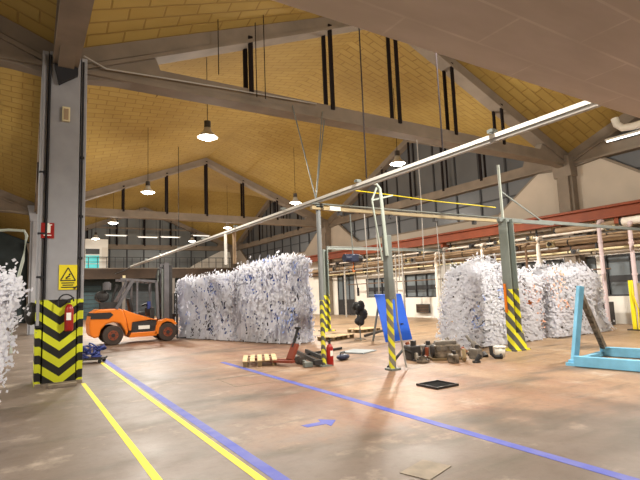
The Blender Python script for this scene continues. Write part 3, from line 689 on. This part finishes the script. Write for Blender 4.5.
MB().tube([(2.9, .2, 1.4), (2.98, .2, 1.9), (3.1, .2, 2.3)], .05).build('exhaust', 'dark', fk)
for y in (.28, W-.28):
    MB().box((5.0, y, 1.58), (.2, .12, 3.15)).build('mast_upright', 'cab', fk)
    MB().box((5.2, y+(.1 if y < .6 else -.1), 1.55), (.12, .09, 3.0)).build('inner_mast', 'dark', fk)
    MB().cyl((4.85, y+.02, .5), (4.85, y+.02, 2.9), .045).build('lift_cylinder', 'steel', fk)
b = MB()
for z in (.35, 1.6, 2.95): b.box((5.05, W/2, z), (.1, W-.5, .14))
b.build('mast_crossbar', 'cab', fk)
b = MB()
for z in (.5, 1.0): b.box((5.36, W/2, z), (.08, W-.1, .12))
for y in (.1, .45, .85, 1.2): b.box((5.37, y, 1.2), (.05, .04, 1.4))
b.build('fork_carriage', 'dark', fk)
for y in (.25, W-.35): MB().box((5.43, y, .55), (.05, .12, 1.0)).box((5.62, y, .06), (.4, .12, .05)).build('fork', 'dark', fk)
MB().tube([(5.1, .5, 3.0), (5.1, .5, 3.15), (4.7, .45, 2.9), (4.6, .4, 2.5)], .025).build('hydraulic_hose', 'black', fk)

# ------------------------------------------------------------------ white wrapped stacks
def wrapped(name, label, loc, w, d, hgt, seed, bodies, rz=0, flakes=1500, slant=0., taper=0., ltaper=0., blue=0., fs=1., tint='bluefilm', sides=('front', 'left', 'right', 'top', 'back'), hole=.5):
    rg = random.Random(seed)
    t = thing(name, label, 'wrapped machine', loc, rz, 'machines wrapped in white film')
    for nm, c, dim, mm in bodies: MB().box(c, dim).build(nm, mm, t, .03)
    b = MB(); c = .06 if fs > .8 else .045; b2 = MB()
    so = Vector((seed*13.1, seed*7.7, seed*3.3))
    def top(x): return hgt*(1-.14*abs(noise.noise(Vector((x*1.3, seed, 0))))-.07*noise.noise(Vector((x*4, seed+3, 0)))) + slant*x
    def emit(fn, nu, nv):
        vs = {}
        for i in range(nu+1):
            for j in range(nv+1):
                p, n = fn(i/nu, j/nv)
                k = .05+.09*noise.noise(p*1.2+so)+.02*noise.noise(p*4.5+so)+rg.uniform(-.005, .005)
                vs[i, j] = b.b.verts.new(p+n*k)
        for i in range(nu):
            for j in range(nv):
                p = vs[i, j].co
                hv = noise.noise(Vector((p.x*5+p.z*1.8, p.y*5, p.z*2.2))+so)*.8+.85*noise.noise(p*16+so)
                if hv > hole: continue
                if rg.random() < .01: continue
                b.b.faces.new((vs[i, j], vs[i+1, j], vs[i+1, j+1], vs[i, j+1]))
    Fs = {'front': (lambda u, v: (Vector(((u-.5)*w, -d/2, .03+v*top((u-.5)*w))), Vector((0, -1, 0))), w),
          'back': (lambda u, v: (Vector(((u-.5)*w, d/2, .03+v*top((u-.5)*w))), Vector((0, 1, 0))), w),
          'left': (lambda u, v: (Vector((-w/2, (u-.5)*d, .03+v*top(-w/2))), Vector((-1, 0, 0))), d),
          'right': (lambda u, v: (Vector((w/2, (u-.5)*d, .03+v*top(w/2))), Vector((1, 0, 0))), d)}
    for s_ in sides:
        if s_ == 'top':
            emit(lambda u, v: (Vector(((u-.5)*w, (v-.5)*d, top((u-.5)*w))), Vector((0, 0, 1))), max(4, int(w/c)), max(4, int(d/c)))
        else:
            fn, ln = Fs[s_]; emit(fn, max(4, int(ln/c)), int(hgt/c))
    per = [('front', w), ('left', d), ('right', d), ('back', w)]
    for _ in range(flakes):
        q = rg.random()
        if q < .36: p = Vector((rg.uniform(-w/2, w/2), rg.uniform(-d/2, d/2), 0)); p.z = top(p.x)+abs(rg.gauss(0, .11))-.03
        elif q < .66: p = Vector((rg.choice((-1, 1))*(w/2+abs(rg.gauss(0, .11))), rg.choice((-1, 1))*(d/2+rg.uniform(-.05, .12)), 0)); p.z = rg.uniform(.05, top(p.x))
        else:
            sname = rg.choice(['front', 'front', 'left', 'right']); fn, _l = Fs[sname]; p, n = fn(rg.random(), rg.random()); p = p+n*rg.uniform(.03, .13)
        p.z = max(.04, p.z)
        l1, l2 = fs*rg.uniform(.02, .05), fs*rg.uniform(.03, .08)
        nn = Vector((rg.gauss(0, .2)-.4, rg.gauss(0, .2)-.9, rg.gauss(0, .2)+.2)).normalized(); a = nn.cross(Vector((rg.gauss(0, 1), rg.gauss(0, 1), rg.gauss(0, 1)))).normalized(); e_ = nn.cross(a)
        vv = [p-a*l1-e_*l2*.6, p+a*l1*.8-e_*l2, p+a*l1*1.1+e_*l2*.8, p-a*l1*.7+e_*l2]
        for q_ in vv: q_.z = max(.015, q_.z)
        tgt = b2 if noise.noise(p*.9+so*2) > .22 and rg.random() < blue*2 else b
        tgt.b.faces.new([tgt.b.verts.new(q_) for q_ in vv])
    if blue: b2.build('tinted_film_scraps', tint, t)['kind'] = 'stuff'
    for v_ in b.b.verts:
        wv = noise.noise_vector(v_.co*.8+so)*.16+noise.noise_vector(v_.co*2.6+so)*.035
        v_.co += wv*min(1, v_.co.z*2)
        v_.co.z = max(.012, v_.co.z)
    if ltaper:
        for v_ in b.b.verts: v_.co.x += ltaper*(.5-v_.co.x/w)*max(0, 1-v_.co.z/hgt)
    if taper:
        for v_ in b.b.verts: v_.co.x -= taper*(v_.co.x/w+.5)*max(0, 1-v_.co.z/hgt)
    def outward(c_):
        q = Vector(((c_.x/w*2)**5, (c_.y/d*2)**5, max(0, (c_.z/hgt))**9*.8))
        return q.normalized() if q.length > 1e-4 else Vector((0, -1, 0))
    b.b.normal_update()
    for f_ in b.b.faces:
        if f_.normal.dot(outward(f_.calc_center_median())) < 0: f_.normal_flip()
    o = b.build('torn_film', 'film', t, smooth=True, recalc=False); o['kind'] = 'stuff'
    me = o.data; ns = []
    for p_ in me.polygons:
        q = (outward(p_.center)*1.2+p_.normal*.5+Vector((rg.gauss(0, .05), rg.gauss(0, .05), .15))).normalized()
        ns += [q]*len(p_.loop_indices)
    me.normals_split_custom_set(ns)
    return t
RZ = math.radians(-72)
wrapped('wrapped_machine', 'tall blue and dark machine under torn white film, rearmost beside forklift mast', (6.82, 18.95, 0), 3.6, 1.2, 2.45, 1,
        [('cabinet', (0, .1, 1.2), (3.0, .9, 2.1), 'machine'), ('plinth', (0, 0, .1), (3.1, 1.05, .2), 'dark')], rz=RZ, flakes=5200, blue=.25, hole=.42)
wrapped('wrapped_machine', 'tallest blue machine under torn white film directly behind the pallet truck', (7.6, 15.75, 0), 2.95, .8, 2.75, 2,
        [('cabinet', (0, .05, 1.3), (2.7, .6, 2.3), 'machine'), ('plinth', (0, 0, .1), (2.75, .7, .2), 'dark')], rz=RZ, flakes=5200, slant=.06, blue=.25, hole=.42)
wrapped('wrapped_machine', 'wrapped white machine left of the heavy striped steel post with bucket in front', (11.1, 9.45, 0), 1.2, .8, 2.2, 3,
        [('cabinet', (.05, .05, 1.1), (.95, .55, 1.7), 'dark'), ('base_frame', (0, 0, .1), (1.0, .7, .2), 'dark'), ('orange_panel', (.5, .15, 1.4), (.1, .4, .9), 'orange')], slant=.3, flakes=6500, blue=.12, fs=.6, hole=.36, ltaper=-.3)
wrapped('wrapped_machine', 'narrow wrapped white machine just right of heavy striped steel post', (12.85, 9.55, 0), 1.15, .9, 1.95, 4,
        [('cabinet', (0, .05, .95), (.9, .6, 1.6), 'scrap'), ('orange_panel', (.3, -.3, 1.3), (.3, .1, .5), 'orange')], flakes=4500, fs=.6, hole=.36, blue=.05, tint='orangefilm')
wrapped('wrapped_machine', 'broad wrapped white machine behind the light blue trestle', (15.35, 9.45, 0), 2.3, .9, 2.1, 5,
        [('cabinet', (0, .05, 1.0), (2.0, .6, 1.75), 'scrap2'), ('side_box', (-.8, -.3, .9), (.4, .1, .8), 'scrap')], flakes=7500, fs=.65, hole=.38, blue=.05, tint='orangefilm', taper=-.5)
wrapped('wrapped_machine', 'white film wrapped stack cut by the left edge of the picture', (-.93, 9.1, 0), 1.5, 1.5, 1.98, 6,
        [('cabinet', (-.2, 0, 1.0), (.9, 1.1, 1.75), 'scrap2')], flakes=5000, fs=.6, hole=.9, taper=.35)
bk = thing('bucket', 'small white bucket on floor in front of the wrapped machine', 'bucket', (9.6, 7.6, 0))
MB().lathe([(0, 0), (.1, 0), (.13, .26), (.12, .26), (.095, .02), (0, .02)], seg=18).build('pail', 'white', bk, smooth=True)
MB().lathe([(.132, .23), (.145, .235), (.145, .26), (.13, .26)], seg=18).build('rim', 'white', bk)

# ------------------------------------------------------------------ blue board, stand with black bundle, trestle
bb = thing('blue_board', 'large bright blue sheet leaning behind the striped pole', 'board', (10.0, 12.2, 0))
b = MB(); v0 = [(-.06, 0, .02), (1.06, 0, .02), (1.08, .46, 1.54), (-.05, .46, 1.54)]
q0 = [b.b.verts.new(v) for v in v0]; q1 = [b.b.verts.new((v[0], v[1]+.04, v[2]+.012)) for v in v0]
b.b.faces.new(q0); b.b.faces.new(q1[::-1])
for i in range(4): b.b.faces.new((q0[i], q0[(i+1) % 4], q1[(i+1) % 4], q1[i]))
b.build('sheet', 'blue', bb)
b = MB(); b.box((.3, .12, .55), (.1, .03, .04)); b.box((.75, .12, .55), (.1, .03, .04)); b.build('hand_slot', 'navy', bb)
b = MB(); b.bar((.15, .95, .0), (.15, .5, 1.4), .05); b.bar((.85, .95, 0), (.85, .5, 1.4), .05); b.build('prop', 'steel', bb)
st = thing('clothes_stand', 'thin stand with black jacket bundle left of the blue board', 'stand', (9.95, 13.6, 0))
MB().cyl((0, 0, 0), (0, 0, 1.35), .02).build('pole', 'steel', st)
b = MB()
for k in range(3): b.bar((0, 0, .05), (.22*math.cos(k*2.1), .22*math.sin(k*2.1), .015), .025)
b.build('foot', 'steel', st)
b = MB(); rg = random.Random(5)
for k in range(16): b.sph((rg.uniform(-.13, .13), rg.uniform(-.1, .1), rg.uniform(.62, 1.2)), rg.uniform(.09, .17), (1, .8, rg.uniform(.8, 1.4)), 10)
b.build('black_bundle', 'black', st)

tr = thing('trestle', 'light blue steel A frame trestle at the right edge', 'trestle', (9.62, 5.83, 0))
MB().bar((0.02, 0, .0), (.32, -.11, 1.6), .1, .12).build('upright', 'lightblue', tr, .008)
MB().bar((.44, -.02, 1.45), (1.66, .25, .16), .1, .14).build('diagonal_brace', 'scrap', tr, .008)
MB().bar((-.12, -.1, .11), (.2, -2.2, .11), .12, .2).build('front_sill', 'lightblue', tr, .008)
MB().bar((1.6, .3, .11), (2.1, -2.0, .11), .12, .2).build('rear_sill', 'lightblue', tr, .008)
MB().bar((-.05, .02, .06), (1.7, .3, .06), .12, .1).build('cross_sill', 'lightblue', tr, .008)
MB().box((0, .0, .03), (.24, .2, .06)).build('foot_plate', 'lightblue', tr)

ys = thing('yellow_stand', 'yellow edged pale cabinet stand below the windows at right edge', 'stand', (17.75, 8.5, 0))
MB().box((.1, 0, .85), (.07, .13, 1.7)).build('post', 'yellow', ys); MB().box((.25, -.45, .8), (.1, .6, 1.6)).build('side_panel', 'khaki', ys); MB().box((.2, -.25, .02), (.5, .9, .04)).build('base', 'dark', ys)
MB().tube([(.0, -.1, 1.7), (-.06, -.12, 1.2), (.0, -.2, .7), (-.08, -.2, .05)], .025).build('hose', 'yellow', ys)
cb = MB().box((0, 0, .45), (.5, .9, .9)).build('crate', 'dark', loc=(19.6, 10.6, 0)); tag(cb, 'dark low crate against white wall right of the trestle', 'crate')

# ------------------------------------------------------------------ pallets and pallet truck
def pallet(label, loc, rz, w=1.2, d=.8):
    t = thing('pallet', label, 'pallet', loc, rz, 'wooden pallets')
    for k in range(5): MB().box((0, -d/2+.05+k*(d-.1)/4, .133), (w, .11, .022)).build('deck_board', 'wood', t)
    for sx in (-1, 0, 1):
        for sy in (-1, 0, 1): MB().box((sx*(w/2-.07), sy*(d/2-.06), .066), (.13, .1, .09)).build('block', 'wooddark', t)
    for sx in (-1, 0, 1): MB().box((sx*(w/2-.07), 0, .115), (.1, d, .02)).build('stringer', 'wooddark', t)
    for sy in (-1, 0, 1): MB().box((0, sy*(d/2-.06), .011), (w, .1, .022)).build('bottom_board', 'wooddark', t)
    return t
pallet('wooden pallet on floor in front of tallest wrapped machine', (5.02, 11.1, 0), 1.15)
pallet('low wooden pallet lying left of the blue board', (9.6, 14.6, 0), .35, 1.3, .7)
pallet('wooden pallet behind the low one near the far striped post', (12.2, 16.4, 0), .2, 1.2, .8)
pt = thing('pallet_truck', 'red brown hand pallet truck with black handle by wooden pallet', 'pallet truck', (5.38, 10.2, 0), .0)
MB().bar((.0, 0, .12), (.2, .05, .48), .2, .1).build('pump_body', 'palletred', pt, .02); MB().bar((.12, .05, .4), (.3, .1, .82), .05).build('handle', 'black', pt); MB().box((.3, .1, .84), (.06, .2, .05)).build('grip', 'black', pt)
for s_ in (-.1, .1): MB().cyl((.28, s_-.03, .09), (.28, s_+.03, .09), .09, seg=16).build('steer_wheel', 'tyre', pt)
for s_ in (-.2, .2): MB().bar((0, s_, .1), (-.5, s_+.85, .1), .12, .05).build('fork', 'palletred', pt)
for i, (a_, b_, r, mm, lb) in enumerate((((6.35, 11.6, .1), (5.75, 9.55, .1), .06, 'dark', 'dark steel bar lying right of the pallet truck, nearest the slim post'),
                                      ((6.0, 11.2, .08), (5.55, 9.65, .06), .06, 'steel', 'grey steel bar lying right of the pallet truck, left one'),
                                      ((6.8, 11.9, .07), (6.25, 9.95, .07), .06, 'black', 'black steel bar lying behind the other two by the pallet truck'))):
    o = MB().bar(a_, b_, r, r*1.6).box(b_, (.2, .12, .1)).build('steel_bar', mm); tag(o, lb, 'bar')
# small things on the floor in the middle
o = MB().box((0, 0, .02), (.75, .75, .03), Matrix.Rotation(.4, 3, 'Z')).build('steel_plate', 'plate', loc=(7.95, 11.0, 0)); tag(o, 'flat grey steel plate on floor left of the blue board foot', 'plate')
o = MB().bar((6.3, 11.3, .04), (8.0, 11.9, .04), .06).build('steel_bar', 'dark'); tag(o, 'long dark bar lying behind the red extinguisher', 'bar')
o = MB().bar((9.7, 13.0, .2), (12.5, 14.9, .2), .08).build('steel_bar', 'dark'); tag(o, 'dark beam resting low behind the blue board', 'bar')
t = thing('tool_bag', 'small black tool bag on floor right of the red extinguisher', 'bag', (6.75, 10.0, 0), .3)
MB().sph((0, 0, .08), .13, (1.5, 1, .6)).sph((.16, .03, .07), .09, (1.3, 1, .7)).build('bag_body', 'navy', t); MB().tube([(-.12, 0, .12), (-.05, 0, .2), (.08, 0, .2), (.14, 0, .12)], .012).build('strap', 'black', t)
t = thing('electric_motor', 'small dark motor standing on floor behind the blue board', 'motor', (11.6, 13.4, 0), .8)
MB().cyl((-.2, 0, .16), (.2, 0, .16), .14).build('motor_body', 'scrap', t); MB().box((0, 0, .02), (.4, .28, .04)).build('foot', 'dark', t)

# ------------------------------------------------------------------ scrap machine parts
en = thing('engine_assembly', 'oily dismantled engine lying on its side in the scrap cluster centre', 'engine', (8.55, 8.3, 0), -.5)
MB().box((0, 0, .2), (.62, .36, .3)).build('engine_block', 'scrap', en, .03)
for k in range(4): MB().cyl((-.22+k*.15, -.2, .27), (-.22+k*.15, -.12, .27), .055).build('cylinder_port', 'scrap2', en)
MB().box((0, .02, .39), (.5, .2, .09)).build('valve_cover', 'scrap2', en, .02); MB().cyl((-.34, 0, .2), (-.29, 0, .2), .15).build('flywheel', 'dark', en)
MB().box((0, 0, .03), (.8, .5, .05)).build('skid', 'wooddark', en)
rg = random.Random(11)
SPEC = [('gearbox', 'dark gearbox casting upright at left of the scrap cluster', 7.95, 8.8, .34, 'dark'), ('pump_casting', 'pale pump casting at the right end of the scrap cluster', 9.05, 7.85, .24, 'scrap2'),
        ('flange_ring', 'rusty flange ring lying front left in the scrap cluster', 7.8, 8.3, .2, 'scrap'), ('shaft', 'steel shaft leaning across the right of the scrap cluster', 9.45, 8.2, .3, 'scrap2'),
        ('bracket_casting', 'brown bracket casting at front of the scrap cluster', 8.2, 7.75, .2, 'scrap'), ('valve_block', 'small grey valve block behind the scrap cluster', 8.6, 9.0, .28, 'scrap2'),
        ('manifold', 'pipe manifold bristling at the right rear of scrap cluster', 9.2, 8.75, .34, 'scrap')]
for nm, lb, x, y, s_, mm in SPEC:
    t = thing(nm, lb, 'machine part', (x, y, 0), rg.uniform(0, 3), 'scrap machine parts')
    if nm == 'flange_ring':
        MB().lathe([(.07, .02), (.15, .02), (.15, .07), (.1, .07), (.09, .14), (.07, .14), (.07, .02)]).build('ring', mm, t)
        b = MB()
        for k in range(6): b.cyl((.12*math.cos(k*1.05), .12*math.sin(k*1.05), .06), (.12*math.cos(k*1.05), .12*math.sin(k*1.05), .09), .015, seg=6)
        b.build('bolts', 'dark', t)
    elif nm == 'shaft':
        MB().cyl((-.3, 0, .05), (.3, 0, .45), .035).cyl((-.1, 0, .18), (.05, 0, .28), .08).build('rod', mm, t); MB().cyl((-.34, 0, .0), (-.26, 0, .08), .09).build('collar', 'dark', t)
    elif nm == 'manifold':
        MB().tube([(-.25, 0, .08), (0, 0, .12), (.25, 0, .1)], .07).build('header', mm, t)
        for k in range(4): MB().tube([(-.2+k*.13, 0, .1), (-.2+k*.13, .05, .28), (-.16+k*.13, .12, .36+.05*(k % 2))], .03).build('branch', 'scrap2', t)
    else:
        MB().box((0, 0, s_*.5), (s_*1.1, s_*.8, s_)).build('casting', mm, t, .03)
        MB().cyl((0, -s_*.4, s_*.6), (0, -s_*.62, s_*.6), s_*.32).cyl((s_*.5, 0, s_*.4), (s_*.75, 0, s_*.4), s_*.24).build('boss', 'scrap', t)
        MB().cyl((-s_*.2, 0, s_), (-s_*.2, 0, s_*1.35), s_*.2).build('stub', 'dark', t)
for k, (x, y, c) in enumerate(((8.05, 8.5, 'rusty'), (8.9, 8.95, 'dull grey'), (9.3, 7.5, 'blackened'), (8.5, 7.7, 'brassy'), (8.75, 9.3, 'oily'))):
    t = thing('pipe_offcut', 'small '+c+' bent pipe offcut in the scrap cluster', 'machine part', (x, y, 0), k*1.3, 'scrap machine parts')
    MB().tube([(-.14, 0, .05), (.0, 0, .05), (.08, 0, .12), (.09, 0, .3)], .045).build('pipe', ('rust', 'scrap2', 'black', 'khaki', 'scrap')[k], t); MB().cyl((-.16, 0, .06), (-.12, 0, .06), .06).build('flange', 'dark', t)
rg = random.Random(44)
for k, (x, y, lb) in enumerate(((8.15, 9.05, 'upright rusty tube stub behind the scrap gearbox'), (8.3, 8.8, 'dark upright stub between the scrap gearbox and the engine'), (9.0, 8.5, 'tall grey tube stub right behind the scrap engine'), (8.95, 9.2, 'rearmost leaning tube stub of the scrap cluster'),
                                (7.85, 8.55, 'short oily stub at the left end of the scrap cluster'), (9.55, 8.6, 'rusty stub at the right end of the scrap cluster'), (8.6, 7.45, 'small black stub lying in front of the scrap engine'))):
    t = thing('tube_stub', lb, 'machine part', (x, y, 0), rg.uniform(0, 6), 'scrap machine parts'); hh = rg.uniform(.25, .5) if k < 4 else .16
    MB().tube([(0, 0, .02), (.03, 0, hh*.5), (.1, 0, hh)], .05).build('tube', ('rust', 'dark', 'scrap2', 'scrap', 'scrap', 'rust', 'black')[k], t)
    MB().cyl((0, 0, 0), (0, 0, .04), .09).build('foot_flange', 'dark', t)
o = MB().tube([(6.7, 8.2, .03), (7.1, 8.35, .2), (7.5, 8.6, .3), (7.9, 8.7, .15)], .03).build('rubber_hose', 'black'); tag(o, 'black hose lying from the striped pole to the scrap cluster', 'hose')

# ------------------------------------------------------------------ blue strap heap by the column
t = thing('strap_dolly', 'blue tangled straps heaped on a low dolly behind the striped column', 'dolly', (1.62, 14.75, 0), -.4)
MB().box((0, 0, .12), (.75, .5, .05)).build('deck', 'dark', t)
for sx in (-.3, .3):
    for sy in (-.2, .2): MB().cyl((sx, sy-.02, .05), (sx, sy+.02, .05), .05).build('castor', 'black', t)
b = MB(); rg = random.Random(21)
for k in range(26):
    c = Vector((rg.uniform(-.3, .26), rg.uniform(-.18, .18), .17+rg.uniform(0, .26))); rad = rg.uniform(.06, .14); a0 = rg.uniform(0, 6); tl = rg.uniform(-1, 1)
    b.tube([c+Vector((rad*math.cos(a0+q*.7), rad*math.sin(a0+q*.7), tl*rad*math.sin(q*.7))) for q in range(8)], .022, 6)
b.build('tangled_straps', 'bluedark', t)

# ------------------------------------------------------------------ floor paint, hatch
def strip(name, pts, m, label, z=.003, cat='floor marking'):
    b = MB(); f = [b.b.verts.new((x, y, z)) for x, y in pts]; b.b.faces.new(f)
    r = bmesh.ops.extrude_face_region(b.b, geom=b.b.faces[:]); bmesh.ops.translate(b.b, vec=(0, 0, -.0025), verts=[v for v in r['geom'] if isinstance(v, bmesh.types.BMVert)])
    o = b.build(name, m); return tag(o, label, cat)
strip('floor_line', [(1.06, 1), (1.14, 1), (1.14, 11.2), (1.06, 11.2)], 'lineyellow', 'yellow line painted on floor from foot of striped column')
strip('floor_line', [(1.835, 1), (1.915, 1), (1.915, 15), (1.835, 15)], 'lineyellow', 'yellow line painted on floor beside the broad blue line')
strip('floor_line', [(1.965, 1), (2.09, 1), (2.09, 16), (1.965, 16)], 'lineblue', 'broad blue line painted on floor beside a yellow line')
strip('floor_line', [(4.32, 1.0), (4.45, 1.0), (4.45, 12), (4.32, 12)], 'lineblue', 'long blue line crossing the floor at right')
strip('floor_arrow', [(3.04, 5.50), (3.32, 5.49), (3.36, 5.62), (3.52, 5.44), (3.32, 5.24), (3.32, 5.36), (3.06, 5.38)], 'lineblue', 'short blue arrow painted on floor at centre')
t = thing('floor_hatch', 'black square tray pit cover lying open on floor', 'hatch', (6.1, 6.17, 0), 0)
MB().box((0, 0, .012), (.48, .46, .02)).build('tray', 'pitch', t)
b = MB()
for sx in (-1, 1): b.box((sx*.24, 0, .022), (.03, .5, .035)); b.box((0, sx*.23, .022), (.5, .03, .035))
b.build('rim', 'dark', t)
t = thing('manhole_cover', 'faint square manhole cover outline in floor left of centre', 'manhole', (3.85, 9.1, 0), 0)
b = MB()
for sx in (-1, 1): b.box((sx*.45, 0, .002), (.025, 1.05, .003)); b.box((0, sx*.52, .002), (.92, .025, .003))
b.build('edge_frame', 'greystain', t)
o = MB().box((0, 0, .004), (.42, .3, .007), Matrix.Rotation(.3, 3, 'Z')).build('floor_patch', 'greystain', loc=(3.2, 3.45, 0)); tag(o, 'grey green rough patch plate at bottom of picture', 'plate')
o = MB().box((0, 0, .05), (.16, .1, .1)).build('timber_block', 'wooddark', loc=(-.27, 6.75, 0)); tag(o, 'small timber block on floor at left edge', 'block')
# stuff behind the left stack: hooped pipe
o = MB().tube([(-1.3, 20, 4.2), (-.5, 20, 4.3), (-.02, 20, 4.28), (.06, 20, 4.1), (-.04, 20, 3.2), (-.3, 20, 1.9), (-.3, 20, 0.)], .05).build('hooped_pipe', 'palepost'); tag(o, 'bent white pipe hoop standing at far left behind the wrapped stack', 'pipe')

# ------------------------------------------------------------------ world, view
w = bpy.data.worlds.new('world'); S.world = w; w.use_nodes = True
w.node_tree.nodes['Background'].inputs[0].default_value = (.5, .6, .8, 1); w.node_tree.nodes['Background'].inputs[1].default_value = .05
S.view_settings.view_transform = 'Standard'; S.view_settings.look = 'None'; S.view_settings.exposure = 0.0; S.view_settings.gamma = 1
S.view_settings.use_curve_mapping = False
